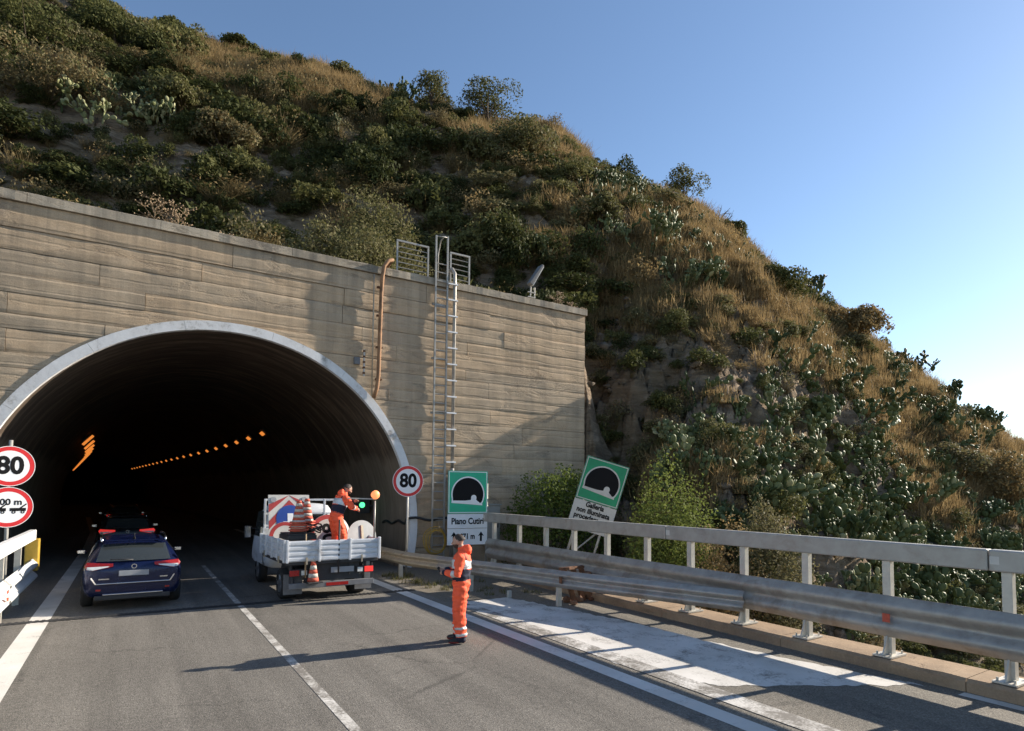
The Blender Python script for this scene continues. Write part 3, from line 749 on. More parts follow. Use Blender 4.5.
for k, (a, b_) in enumerate([(-12,-7.4),(-7.4,-2.0),(-2.0,3.4),(3.4,8.9),(8.9,16.45)]):
    q = MB().box(-.085, .085, a+.004, b_-.004, 1.35, 1.622).build('handrail', M('galvanised_light'), pp, bevel=.02)
    MB().box(-.088, -.0865, b_-.12, b_-.02, 1.44, 1.54).build('sticker', M('sign_white_dirty_shaded'), q)
MB().box(-.185,-.175,4.55,4.65,.50,.62).build('reflector', M('cone_red'), pp)
# inner guardrail curving towards the tunnel
ig = empty('guardrail', (0,0,0)); tag(ig, 'low two-wave steel guardrail running from the parapet into the tunnel mouth', 'guardrail')
def inner_x(y):
    return float(np.interp(y, [6.95, 8.5, 10.3, 12, 13.4, 15.8, 18.5, 22, 26, 40], [9.14, 8.62, 8.0, 7.55, 7.15, 6.46, 6.40, 6.40, 6.40, 6.2]))
prof2 = wave_profile(.41, .78, 2, .085)
cuts = [7.05, 10.9, 14.6, 18.4, 22.4, 26.4]
for k, (a, b_) in enumerate(zip(cuts[:-1], cuts[1:])):
    pth = [(inner_x(a-.1+(b_-a+.2)*i/8)+.004*(k%2), a-.1+(b_-a+.2)*i/8, 0) for i in range(9)]
    q = MB().sweep(pth, prof2, caps=False).build('beam', M('galvanised' if k < 2 else 'galvanised_old'), ig, True)
    bolts(q, [(inner_x(b_-q_)-.075, b_-q_, z) for z in (.50, .69) for q_ in (.05, .18)])
ip = MB().box(-.05,.05,-.04,.04,-.1,.72).mesh('post', M('post_steel'))
for y in (10.75, 13.4, 16.25, 18.9, 21.5, 24): inst('post', ip, ig, (inner_x(y)+.06, y, 0))
MB().box(inner_x(10.55)-.10,inner_x(10.55)-.085,10.5,10.6,.52,.66).build('reflector', M('rust'), ig)
# left guardrail
lg = empty('guardrail', (-1.85,0,0)); tag(lg, 'white painted guardrail with upper rail along the left edge of the road', 'guardrail')
for a, b_ in ((-6.0,-2.0),(-2,2),(2,6),(6,10),(10,14),(14,17.7)):
    MB().sweep([(0.02,b_+.1,0),(.02,a-.1,0)], wave_profile(.30,.83,2,.10), caps=False).build('beam', M('white_steel'), lg, True)
    MB().box(-.06,.07,a+.004,b_-.004,1.27,1.50).build('upper_rail', M('white_steel'), lg, bevel=.015)
lp = MB().box(-.16,-.05,-.05,.05,-.1,1.26).mesh('post', M('post_steel'))
for y in (-4.5,-2.4,-.3,1.8,3.9,6,8.1,10.2,12.3,14.4,16.5): inst('post', lp, lg, (0,y,0))
for y in (11.6, 13.6):
    MB().box(.115,.125,y,y+.16,.50,.56).build('reflector', M('cone_red'), lg); MB().box(.115,.125,y,y+.16,.63,.69).build('reflector', M('cone_red'), lg)
MB().box(-.14,.12,17.75,18.0,.55,1.28).build('terminal', M('yellow_paint'), lg, bevel=.02)

# ------------------------------------------------------------------ signs
def speed_disc(parent, r, z, y=0.0, txt='80', sz=None):
    t = empty('sign_disc', (0, y, z), 0, parent)
    MB().disc(0,0,r,0,.012).build('plate', M('sign_back'), t); MB().ring(0,0,r*.80,r*.985,-.004,-.0005).build('red_ring', M('sign_red'), t)
    MB().ring(0,0,r*.987,r,-.006,.014).build('rim', M('sign_white'), t)
    MB().disc(0,0,r*.798,-.003,-.0005).build('white_face', M('sign_white'), t)
    return t
def digits(txt, size, parent, z, y, bold=.028, sx=.92, x=0):
    return text_mesh(txt, size, 'lettering', bold, M('sign_black'), parent, (x, y, z), 'CENTER', sx)
s80 = empty('speed_limit_sign', (6.83, 16.6, 0), math.radians(-8)); tag(s80, 'round red-rimmed 80 speed limit sign on a post right of the arch', 'sign')
MB().tube([(0,.04,-.05),(0,.04,3.1)], .03, 10).build('post', M('galvanised_light'), s80, True)
MB().disc(0,2.73,.45,0,.012).build('plate', M('sign_back'), s80); MB().ring(0,2.73,.355,.44,-.005,-.0005).build('red_ring', M('sign_red'), s80)
MB().ring(0,2.73,.4402,.452,-.007,.014).build('rim', M('sign_white'), s80); MB().disc(0,2.73,.3548,-.004,-.0005).build('white_face', M('sign_white'), s80)
digits('80', .54, s80, 2.73, -.006, .035)
# left pair on one post
sl = empty('traffic_sign_pair', (-2.02, 15.45, 0), math.radians(14)); tag(sl, 'post with a round 80 sign over a round 100 m vehicle spacing sign at left', 'sign')
MB().tube([(0,.04,-.05),(0,.04,3.4)], .035, 10).build('post', M('galvanised_light'), sl, True)
for zc_, kind in ((2.885, '80'), (2.075, 'gap')):
    MB().disc(0,zc_,.395,0,.012).build('plate', M('sign_back'), sl); MB().ring(0,zc_,.308,.386,-.005,-.0005).build('red_ring', M('sign_red'), sl)
    MB().ring(0,zc_,.3862,.397,-.007,.014).build('rim', M('sign_white'), sl); MB().disc(0,zc_,.3078,-.004,-.0005).build('white_face', M('sign_white'), sl)
    if kind == '80': digits('80', .47, sl, zc_, -.006, .035)
    else:
        text_mesh('100 m', .17, 'lettering', .025, M('sign_black'), sl, (0, -.006, zc_+.10))
        for ox in (-.16, .15):
            mb = MB().box(ox-.12, ox+.13, -.008, -.0042, zc_-.075, zc_-.015)
            mb.prism([(ox+.02,zc_-.019),(ox+.13,zc_+.075),(ox+.14,zc_+.055),(ox+.06,zc_-.019)], -.008, -.0042)
            mb.build('vehicle_symbol', M('sign_black'), sl)
            for wx in (-.06, .08): MB().ring(ox+wx, zc_-.095, .014, .032, -.008, -.0042, 16).build('wheel_symbol', M('sign_black'), sl)
# tunnel signs
def half_disc(cx, cz, r, a0, a1, n=28):
    return [(cx+r*math.cos(a0+(a1-a0)*i/n), cz+r*math.sin(a0+(a1-a0)*i/n)) for i in range(n+1)]
def tunnel_face(t, w, z0, grn, wht):
    """square green sign with the tunnel mouth symbol, lower edge at z0"""
    MB().box(-w/2, w/2, 0, .02, z0, z0+w).build('plate', M('sign_back'), t)
    MB().box(-w/2+.004, w/2-.004, -.004, -.0005, z0+.004, z0+w-.004).build('green_face', M(grn), t)
    b_ = MB(); i, o = w/2-.045, w/2-.022
    cz = z0+w/2
    for (x0,x1,za,zb) in ((-o,o,i,o),(-o,o,-o,-i),(-o,-i,-i,i),(i,o,-i,i)): b_.box(x0,x1,-.008,-.0045,cz+za,cz+zb)
    b_.build('border', M(wht), t)
    k = w/1.3; c = (0.0, z0+.50*w)
    r = .40*w
    outer = [(c[0]-r*1.06, z0+.30*w)] + [(c[0]+r*1.06, z0+.17*w)] + half_disc(c[0], c[1]-.03*w, r*1.06, -.18, PI+.12)
    MB().prism([(c[0]-r*1.04, z0+.25*w), (c[0]+r*.92, z0+.19*w)] + half_disc(c[0], c[1]-.05*w, r*1.05, -.55, PI+.28), -.008, -.0045).build('white_outline', M(wht), t)
    MB().prism([(c[0]-r*.94, z0+.305*w), (c[0]+r*.20, z0+.30*w), (c[0]+r*.62, z0+.29*w), (c[0]+r*.76, z0+.245*w)] + half_disc(c[0], c[1]-.05*w, r*.97, -.5, PI+.22), -.011, -.0082).build('tunnel_mouth_symbol', M('sign_black'), t)
    mb = MB(); q = z0+.30*w
    mb.prism([(c[0]-r*.93, q-.035*w), (c[0]+r*.80, z0+.205*w), (c[0]+r*.50, q+.03*w)] + half_disc(c[0]+r*.36, q+.07*w, r*.17, -.3, PI+.1, 12) + [(c[0]+r*.18, q+.02*w)], -.014, -.0112)
    mb.build('road_symbol', M(wht), t)
sn = empty('tunnel_sign', (8.90, 16.8, 0), math.radians(-6)); tag(sn, 'upright green tunnel sign over white Piano Cutiri plates, fixed by the parapet end', 'sign')
tunnel_face(sn, 1.32, 1.76, 'sign_green', 'sign_white')
MB().box(-.66,.66,0,.02,1.31,1.745).build('name_plate', M('sign_white'), sn); MB().box(-.66,.66,0,.02,.80,1.295).build('arrow_plate', M('sign_white'), sn)
text_mesh('Piano Cutiri', .265, 'lettering', .03, M('sign_black'), sn, (0,-.003,1.52), 'CENTER', .84)
text_mesh('971 m', .24, 'lettering', .035, M('sign_black'), sn, (0,-.003,1.05), 'CENTER', .8)
for x in (-.45,.45):
    MB().prism([(x-.035,.90),(x+.035,.90),(x+.035,1.08),(x+.10,1.06),(x,1.20),(x-.10,1.06),(x-.035,1.08)], -.004, -.0005).build('arrow', M('sign_black'), sn)
for x in (-.4,.66): MB().tube([(x,.06,-.3),(x,.06,2.7)], .04, 10).build('post', M('galvanised_light'), sn, True)
ts = empty('tunnel_sign', (10.62, 12.9, .55)); tag(ts, 'leaning green tunnel sign with Galleria non illuminata plate behind the parapet', 'sign')
ex = Vector((.82,-.50,-.285)).normalized(); ez = Vector((.31,-.25,.915)); ez = (ez-ex*ez.dot(ex)).normalized(); ey = ez.cross(ex)
ts.matrix_world = Matrix.Translation(Vector((10.47,12.88,3.46)) + ex*.59 - ez*2.9) @ Matrix((ex, ey, ez)).transposed().to_4x4()
tunnel_face(ts, 1.18, 1.72, 'sign_green_dirty', 'sign_white_dirty_shaded')
MB().box(-.59,.59,0,.02,.92,1.705).build('text_plate', M('sign_white_dirty_shaded'), ts)
for i, l in enumerate(('Galleria', 'non illuminata', 'procedere con', 'prudenza')):
    text_mesh(l, .19, 'lettering', .04, M('sign_black'), ts, (0,-.003,1.615-.17*i), 'CENTER', .86)
for x in (-.36,.36): MB().tube([(x,.05,-1.6),(x,.05,2.8)], .035, 10).build('post', M('galvanised_light'), ts, True)
MB().tube([(.30,.08,1.0),(-1.1,.5,-1.2)], .022, 8).build('brace', M('galvanised_light'), ts, True)
# rusty broken barrier base behind the inner guardrail
rb = empty('broken_barrier_base', (8.82, 11.0, 0), .3); rb.scale = (.95,1.05,1.1); tag(rb, 'rusty broken steel barrier base with rubble behind the low guardrail', 'debris')
for x in (-.35, .0, .33): MB().bar((x,0,.0), (x-.28,.12,.70), .07, .10).build('rusty_strut', M('rust'), rb)
MB().bar((-.75,.12,.70), (.15,.12,.68), .10, .05).build('rusty_plate', M('rust'), rb); MB().bar((-.5,.02,.30), (.3,.02,.27), .05, .08).build('rusty_plate', M('rust'), rb)
MB().hexa([(.25,-.12,0),(.75,-.12,0),(.75,.15,0),(.25,.15,0),(.05,-.06,.55),(.22,-.06,.60),(.22,.12,.60),(.05,.12,.55)]).build('slab', M('debris_brick'), rb, bevel=.02)
for i in range(14):
    x, y = RK.uniform(-.7,.85), RK.uniform(-.3,.25); s_ = RK.uniform(.05,.12)
    bm = bmesh.new(); bmesh.ops.create_icosphere(bm, subdivisions=1, radius=s_)
    for v in bm.verts: v.co *= RK.uniform(.7,1.2); v.co.z *= .7
    me = bpy.data.meshes.new('rubble'); bm.to_mesh(me); bm.free(); me.materials.append(M('debris_brick' if i%2 else 'rust'))
    inst('rubble', me, rb, (x,y,s_*.5))
for x_, y_, s_ in ((7.55,12.15,.11),):
    o = MB().box(x_-.05,x_+.05,y_-.04,y_+.04,0.004,.17).build('marker_stub', M('cabinet_grey'), None, bevel=.01); tag(o, 'small grey concrete stub on the tarmac beyond the low guardrail', 'marker')

# ------------------------------------------------------------------ vehicles
def wheel(parent, x, y, r, w, side):
    t = MB(); prof = [(.0,r*.62),(.0,r*.9),(.03,r),(w-.03,r),(w,r*.9),(w,r*.62)]; n = 28
    for a, q in prof:
        for j in range(n): t.v.append((a-w/2, q*math.cos(2*PI*j/n), q*math.sin(2*PI*j/n)))
    for i in range(len(prof)):
        i2 = (i+1)%len(prof)
        for j in range(n): t.f.append((i*n+j, i*n+(j+1)%n, i2*n+(j+1)%n, i2*n+j))
    e = t.build('wheel', M('tyre'), parent, True); e.location = (x, y, r)
    rm_ = MB().tube([(side*w*.30,0,0),(side*w*.44,0,0)], [r*.62, r*.60], 24)
    for k in range(5):
        a = 2*PI*k/5; rm_.bar((side*w*.46,0,0),(side*w*.46,r*.58*math.cos(a),r*.58*math.sin(a)),.03,.07)
    rm_.build('rim', M('alloy'), e)
    return e
def estate_car(name, loc, rz, paint_m, label, lit):
    c = empty(name, loc, rz); tag(c, label, 'car')
    Y = [0, .05, .22, .55, 1.2, 2.2, 2.9, 3.35, 3.6, 4.2, 4.5, 4.6]
    def T(v): return lambda y: float(np.interp(y, Y, v))
    zb = T([.36,.28,.24,.22,.21,.21,.21,.21,.22,.25,.30,.36]); w = T([.74,.84,.875,.885,.885,.885,.885,.885,.88,.83,.70,.52])
    zl = T([.86,.93,.97,.965,.95,.93,.91,.90,.89,.80,.70,.58]); zt = T([.88,1.00,1.16,1.42,1.475,1.48,1.42,1.10,.95,.83,.73,.60]); wr = T([.70,.70,.655,.60,.60,.60,.58,.64,.72,.72,.62,.46])
    secs = []
    for y in [0,.02,.05,.12,.22,.38,.55,.8,1.2,1.7,2.2,2.6,2.9,3.12,3.35,3.6,3.9,4.2,4.38,4.5,4.57,4.6]:
        b0, ww, l, tt, r_ = zb(y), w(y), zl(y), zt(y), wr(y)
        h_ = [(0,b0),(ww*.82,b0),(ww*.96,b0+.10),(ww,(b0+l)/2),(ww*.99,l-.07),(ww*.955,l),((ww*.955+r_)/2+.03,(l+tt)/2),(r_+.01,max(l+.001,tt-.06)),(r_*.86,tt-.012),(r_*.4,tt),(0,tt+.004)]
        secs.append([(x,y,z) for x,z in h_] + [(-x,y,z) for x,z in reversed(h_[1:-1])])
    MB().loft(secs).build('body', paint_m, c, True, sub=1)
    def zy(z): return float(np.interp(z, [.88,1.0,1.16,1.42], [0,.05,.22,.55]))
    g = MB(); rows = 6
    for i in range(rows):
        z = 1.035+(1.365-1.035)*i/(rows-1); hw = .655-.085*i/(rows-1)
        for j in range(9):
            u = -1+2*j/8; g.v.append((u*hw, zy(z)-.035+.05*u*u, z+.012))
    for i in range(rows-1):
        for j in range(8): q = i*9+j; g.f.append((q,q+1,q+10,q+9))
    rg = g.build('rear_window', M('car_glass'), c, True)
    MB().tube([(-.02,.02,1.065),(-.22,.035,1.085),(-.42,.06,1.09)], [.02,.012,.008], 6).build('wiper', M('black_rubber'), c, True)
    MB().box(-.56,.56,.38,.52,1.445,1.47).build('spoiler', paint_m, c, bevel=.02)
    for s in (-1,1):
        lamp = MB(); red = M('lamp_red_lit' if lit else 'lamp_red')
        P = [(.36,1.00),(.80,1.03),(.84,.97),(.80,.885),(.70,.87),(.36,.945)]
        k = len(P); pts0 = [(s*x, .10*max(0,(x-.5)/.34)**2-.035+max(0,z-.9)*.35, z) for x, z in P]; pts1 = [(x,y+.10,z) for x,y,z in pts0]
        lamp.v = pts0+pts1; lamp.f = [tuple(range(k)), tuple(range(2*k-1,k-1,-1))]+[(i,(i+1)%k,k+(i+1)%k,k+i) for i in range(k)]
        tl = lamp.build('tail_light', red, c)
        P = [(.42,.955),(.80,.945),(.80,.895),(.70,.88),(.45,.935)]; k = len(P)
        q0 = [(s*x, .10*max(0,(x-.5)/.34)**2-.044+max(0,z-.9)*.35, z) for x, z in P]; q1 = [(x,y+.006,z) for x,y,z in q0]
        mb = MB(); mb.v = q0+q1; mb.f = [tuple(range(k)), tuple(range(2*k-1,k-1,-1))]+[(i,(i+1)%k,k+(i+1)%k,k+i) for i in range(k)]
        mb.build('reversing_light', M('lamp_white'), tl)
        MB().hexa([(s*.56,-.012,.44),(s*.78,.045,.44),(s*.78,.08,.44),(s*.56,.03,.44),(s*.56,-.012,.475),(s*.78,.045,.475),(s*.78,.08,.475),(s*.56,.03,.475)]).build('reflector', M('lamp_red_lit' if lit else 'lamp_red'), c)
        mr = MB().loft([[(s*.90,2.95+.06*math.cos(a),1.0+.04*math.sin(a)) for a in [i*PI/5 for i in range(10)]],[(s*1.00,2.98+.07*math.cos(a),1.01+.055*math.sin(a)) for a in [i*PI/5 for i in range(10)]],[(s*1.09,3.0+.05*math.cos(a),1.01+.04*math.sin(a)) for a in [i*PI/5 for i in range(10)]]]).build('mirror', paint_m, c, True)
        MB().box(min(s*.93,s*1.07),max(s*.93,s*1.07),2.905,2.915,.975,1.045).build('mirror_glass', M('chrome'), mr)
        MB().tube([(s*.57,.55,1.43),(s*.585,.62,1.50),(s*.60,1.5,1.525),(s*.60,2.5,1.50),(s*.60,2.62,1.46)], .02, 8).build('roof_rail', M('chrome'), c, True)
        sw = MB()
        for ya, yb in ((.62,1.15),(1.22,2.05),(2.13,2.95)):
            def sp_(y, f_):
                l, tt, ww, r_ = zl(y), zt(y), w(y), wr(y)
                return (s*((ww*.955)*(1-f_)+(r_+.01)*f_+.035*(1-abs(2*f_-1))+.004), y, l*(1-f_)+(tt-.06)*f_)
            sw.add([sp_(ya,.12),sp_(yb,.12),sp_(yb,.5),sp_(yb-.05,.88),sp_(ya+.05,.88),sp_(ya,.5)], [(0,1,2,3,4,5)])
        sw.build('side_window', M('car_glass'), c)
        for y in (.92, 3.62): wheel(c, s*.80, y, .315, .21, s)
    MB().box(-.64,.64,-.045,.02,.575,.60).build('chrome_strip', M('chrome'), c, bevel=.008)
    for s in (-1,1): MB().bar((s*.64,-.02,.588),(s*.72,.01,.72),.03,.025).build('chrome_strip', M('chrome'), c)
    MB().box(-.52,.52,-.03,.03,.345,.37).build('bumper_trim', M('chrome'), c, bevel=.006)
    MB().box(-.66,.66,-.02,.06,.24,.34).build('lower_bumper', M('truck_dark'), c, bevel=.02)
    MB().box(-.26,.26,-.05,-.02,.74,.85).build('number_plate', M('plate'), c, bevel=.004)
    MB().ring(0,.935,.035,.05,-.035,-.005,20).build('emblem', M('chrome'), c)
    MB().box(-.60,-.42,-.033,-.02,.675,.70).build('badge', M('chrome'), c); MB().box(.46,.60,-.033,-.02,.675,.70).build('badge', M('chrome'), c)
    MB().tube([(0,.75,1.475),(0,.68,1.52),(0,.6,1.60)], [.03,.012,.006], 8).build('aerial', M('black_rubber'), c, True)
    return c
estate_car('estate_car', (.13, 14.75, 0), math.radians(1.0), M('car_blue'), 'dark blue estate car with silver roof rails entering the tunnel', False).scale = (1, 1, .945)
estate_car('dark_car', (-.02, 25.2, 0), math.radians(1.5), M('car_dark'), 'dark car with glowing red tail lights inside the tunnel', True)
estate_car('dark_car', (-.15, 38.5, 0), math.radians(4), M('car_dark'), 'farthest car deep in the tunnel, small red tail lights', True)

# --- dropside works truck
tr = empty('works_truck', (3.93, 13.75, 0), math.radians(1.5)); tag(tr, 'white dropside works truck carrying cones and road signs at the tunnel mouth', 'truck')
TW, TL = 1.03, 2.45
MB().box(-TW,TW,.02,TL,.83,.92).build('bed_floor', M('truck_dark'), tr, bevel=.01)
def side_board(name, a, b_, z0, z1, n_up, out):
    """ribbed drop side between two ground points; out = outward normal"""
    a = Vector(a); b_ = Vector(b_); d = (b_-a); L = d.length; d.normalize(); o = Vector(out)
    mb = MB(); nz = 4; hz = (z1-z0)/nz
    for k in range(nz):
        c0 = a+Vector((0,0,z0+hz*(k+.5))); c1 = b_+Vector((0,0,z0+hz*(k+.5)))
        mb.bar(c0, c1, .03, hz-.022); mb.bar(c0+o*.018, c1+o*.018, .022, hz*.55)
    mb.bar(a+Vector((0,0,(z0+z1)/2)), b_+Vector((0,0,(z0+z1)/2)), .016, z1-z0-.01)
    e = mb.build(name, M('truck_white'), tr, bevel=.006)
    for i in range(n_up):
        t = i/(n_up-1); c = a+d*(L*t); wd = .07 if i in (0, n_up-1) else .055
        MB().bar(c+o*.035+Vector((0,0,z0-.01)), c+o*.035+Vector((0,0,z1+.02)), wd, .05, d).build('stake', M('truck_white'), e, bevel=.008)
    for i in range(2):
        c = a+d*(L*(.2+.6*i)); MB().bar(c+o*.05+Vector((0,0,z0-.06)), c+o*.05+Vector((0,0,z0+.10)), .035, .03, d).build('latch', M('galvanised_old'), e)
    return e
side_board('tailgate', (-TW,0,0), (TW,0,0), .90, 1.36, 4, (0,-1,0)); side_board('side_board', (-TW,.05,0), (-TW,TL,0), .90, 1.36, 5, (-1,0,0))
side_board('side_board', (TW,.05,0), (TW,TL,0), .90, 1.36, 5, (1,0,0))
MB().box(-TW,TW,TL+.01,TL+.05,.90,1.5).build('headboard', M('truck_white'), tr, bevel=.008)
hr = MB()
for x in (-.98,-.5,0,.5,.98): hr.box(x-.025,x+.025,TL+.06,TL+.11,.92,2.22)
for z in (1.55,1.85,2.2): hr.box(-1.0,1.0,TL+.065,TL+.105,z-.025,z+.025)
hr.build('rack', M('truck_white'), tr, bevel=.006)
for x in (-.42,.42): MB().box(x-.05,x+.05,.1,4.4,.55,.80).build('chassis_rail', M('truck_dark'), tr)
cab = MB(); secs = []
for y, z0, z1, w0, w1 in ((3.22,.45,2.02,.88,.78),(3.5,.42,2.10,.90,.80),(4.3,.42,2.10,.90,.80),(4.62,.42,1.95,.90,.79),(5.05,.42,1.28,.90,.86),(5.3,.45,1.10,.86,.82),(5.42,.5,.95,.78,.76)):
    h_ = [(0,z0),(w0*.9,z0),(w0,z0+.12),(w0,(z0+z1)/2-.1),((w0+w1)/2,(z0*.3+z1*.7)),(w1,z1-.08),(w1*.85,z1),(0,z1+.02)]
    y -= .6
    secs.append([(x,y,z) for x,z in h_]+[(-x,y,z) for x,z in reversed(h_[1:-1])])
cb_ = cab.loft(secs).build('cab', M('truck_white'), tr, True, sub=1)
MB().box(-.60,.60,2.585,2.615,1.30,1.85).build('rear_window', M('car_glass'), tr, bevel=.01)
for s in (-1,1):
    MB().add([(s*.905,3.02,1.22),(s*.905,4.12,1.22),(s*.86,3.95,1.86),(s*.845,3.02,1.92)], [(0,1,2,3)]).build('side_window', M('car_glass'), tr)
    MB().box(min(s*.905,s*.915),max(s*.905,s*.915),3.05,4.15,.55,1.18).build('door', M('truck_white'), tr, bevel=.004)
    mr = MB().box(min(s*1.0,s*1.17),max(s*1.0,s*1.17),4.06,4.14,1.15,1.48).build('mirror', M('truck_dark'), tr, bevel=.02)
    MB().box(min(s*1.02,s*1.15),max(s*1.02,s*1.15),4.05,4.058,1.17,1.46).build('mirror_glass', M('chrome'), mr); MB().bar((s*.88,4.12,1.4),(s*1.05,4.10,1.4),.03,.03).build('mirror_arm', M('truck_dark'), mr)
    wheel(tr, s*.80, .88, .345, .34, s); wheel(tr, s*.78, 3.75, .345, .2, s)
    MB().box(s*.80-.20,s*.80+.20,.34,.37,.16,.60).build('mudflap', M('mudflap'), tr)
    ar = MB()
    for k in range(9):
        a = PI*k/8; 
        if k: ar.bar((s*.80, .88-.42*math.cos(a0_), .36+.42*math.sin(a0_)), (s*.80, .88-.42*math.cos(a), .36+.42*math.sin(a)), .40, .02, (1,0,0))
        a0_ = a
    ar.build('mudguard', M('truck_dark'), tr)
    lb = MB().box(s*.74-.20,s*.74+.20,.10,.17,.57,.73).build('light_bar', M('truck_dark'), tr, bevel=.01)
    MB().box(s*.84-.10,s*.84+.10,.075,.099,.59,.71).build('tail_light', M('lamp_red_lit' if s > 0 else 'lamp_red'), lb); MB().box(s*.63-.06,s*.63+.06,.078,.099,.60,.70).build('reversing_light', M('lamp_white'), lb)
ub = MB().box(-.95,.95,.06,.13,.31,.43).build('underrun_bar', M('mudflap'), tr, bevel=.008)
for x in (.1,): MB().box(x-.25,x+.25,.055,.0595,.335,.405).build('red_stripe', M('lamp_red'), ub)
MB().box(-.62,.62,.13,.15,.45,.82).build('rear_panel', M('truck_dark'), tr)
MB().box(-.05,.47,.05,.07,.62,.74).build('number_plate', M('plate'), tr)
for x in (-.92,.92): MB().bar((x,.12,.43),(x,.12,.83),.04,.05).build('hanger', M('truck_dark'), tr)
bp = MB().tube([(TW-.08,.08,1.3),(TW-.08,.08,2.22)], .022, 8).build('beacon_pole', M('galvanised_light'), tr, True)
MB().tube([(TW-.08,.02,2.36),(TW-.08,.05,2.36),(TW-.08,.14,2.36)], [.085,.105,.08], 20).build('beacon', M('lamp_orange_lit'), tr, True)
MB().bar((.30,.08,2.28),(TW-.05,.08,2.26),.03,.03).build('beacon_arm', M('galvanised_light'), tr)
MB().tube([(-.62,.02,.55),(-.63,.02,1.50)], .018, 8).build('shovel_handle', M('dry_stem'), tr, True)
bpm = MB().tube([(.10,.0,.60),(.10,.0,1.80)], .02, 8).build('stop_pole', M('truck_dark'), tr, True)
trM = tr.matrix_basis.copy()
def on_truck(x, y, z): return Matrix.Translation(Vector((3.93,13.75,0))) @ Matrix.Rotation(math.radians(1.5),4,'Z') @ Vector((x,y,z))
def cone(loc, h, label, stack=0):
    t = empty('traffic_cone', loc, R.uniform(-.4,.4)); tag(t, label, 'cone', 'red and white cones on the works truck')
    MB().box(-.17,.17,-.17,.17,0,.03).build('base', M('black_rubber'), t, bevel=.01)
    b0, b1 = (.19, .05) if stack else (.125, .03); bands = 11 if stack else 6
    for k in range(bands):
        f0, f1 = k/bands, (k+1)/bands
        MB().tube([(0,0,.031+h*f0+.001),(0,0,.031+h*f1)], [b0+(b1-b0)*f0, b0+(b1-b0)*f1], 18).build('band', M('cone_red' if k%2 == 0 else 'cone_white'), t, True)
    for k in range(stack): MB().tube([(0,0,.05+.06*k),(0,0,.075+.06*k)], [.225-.006*k,.21-.006*k], 18).build('stacked_rim', M('cone_red'), t, True)
cone(on_truck(-.62,.70,1.485), .70, 'left one of the two tall striped cones standing in the truck bed', 4)
cone(on_truck(-.36,1.0,1.485), .74, 'right one of the two tall striped cones standing in the truck bed', 4)
cone(on_truck(-.46,.0,.434), .52, 'small striped cone hung under the tailgate on the rear bar', 0)
cr_ = empty('black_crate', on_truck(-.50,.80,.92), math.radians(3)); tag(cr_, 'black crate heaped with cables under the cones in the truck bed', 'crate')
for z in (.0,.14,.28,.42): MB().box(-.42,.22,-.36,.40,z,z+.10).build('slat_layer', M('black_rubber'), cr_, bevel=.01)
MB().box(-.40,.20,-.34,.38,.525,.56).build('lid', M('black_rubber'), cr_)
for k in range(4):
    MB().tube([(.12+.30*math.cos(i*.5+k)*.5+.1, -.1+.2*math.sin(i*.5+k*.8), .60+.04*k+.04*math.sin(i)) for i in range(13)], .018, 6, False).build('cable_loop', M('black_rubber'), cr_, True)
# road works signs leaning in the bed
pn = empty('chevron_panel', on_truck(-.46,2.05,.93), math.radians(3)); tag(pn, 'red and white chevron panel with a blue arrow disc in the truck bed', 'sign'); pn.rotation_euler = (math.radians(-10),0,math.radians(3))
MB().box(-.50,.50,0,.02,.10,1.42).build('plate', M('sign_white_dirty_shaded'), pn)
for k in range(5):
    zz_ = .0+.42*k
    for s in (-1,1):
        pl = [(0,zz_+.45),(0,zz_+.25),(s*.495,zz_-.28),(s*.495,zz_-.08)]
        pl = [(x,min(1.41,max(.11,z))) for x,z in pl]
        if max(z for _,z in pl)-min(z for _,z in pl) > .06: MB().prism(pl if s < 0 else pl, -.005,-.0008).build('red_stripe', M('sign_red_shaded'), pn)
MB().disc(.02,.82,.34,-.010,-.0055).build('blue_disc', M('sign_blue'), pn)
MB().prism([(-.05,.95),(-.05,.75),(-.16,.75),(.02,.55),(.20,.75),(.09,.75),(.09,.95)][::-1],-.014,-.0105).build('arrow', M('sign_white'), pn)
for x in (-.38,.38): MB().disc(x,1.30,.07,-.02,-.0055,16).build('flasher', M('sign_back'), pn)
def bed_disc(loc, rot, r, label, txt=None, back=False):
    t = empty('road_sign_disc', loc); t.rotation_euler = rot; tag(t, label, 'sign')
    MB().disc(0,r,r,0,.014).build('plate', M('sign_back'), t)
    if not back:
        MB().ring(0,r,r*.76,r*.985,-.006,-.0006).build('red_ring', M('sign_red_shaded'), t); MB().disc(0,r,r*.758,-.005,-.0006).build('white_face', M('sign_white_dirty_shaded'), t)
        if txt:
            o = text_mesh(txt, r*1.05, 'lettering', .03, M('sign_black'), t, (0,-.007,r)); o.rotation_euler = (0, PI/2, 0)
    else: MB().box(-.03,.03,-.03,-.001,r*.3,r*1.7).build('bracket', M('galvanised_old'), t)
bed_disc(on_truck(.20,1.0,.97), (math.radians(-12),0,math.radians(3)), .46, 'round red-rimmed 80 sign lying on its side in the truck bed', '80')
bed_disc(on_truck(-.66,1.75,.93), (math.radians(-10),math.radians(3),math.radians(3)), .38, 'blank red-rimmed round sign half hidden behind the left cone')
bed_disc(on_truck(.70,1.2,.95), (math.radians(-14),0,math.radians(50)), .42, 'grey back of a round sign beside the worker in the truck bed', back=True)
bed_disc(on_truck(.86,.55,.95), (math.radians(-8),0,math.radians(15)), .40, 'grey back of a round sign at the right end of the truck bed', back=True)
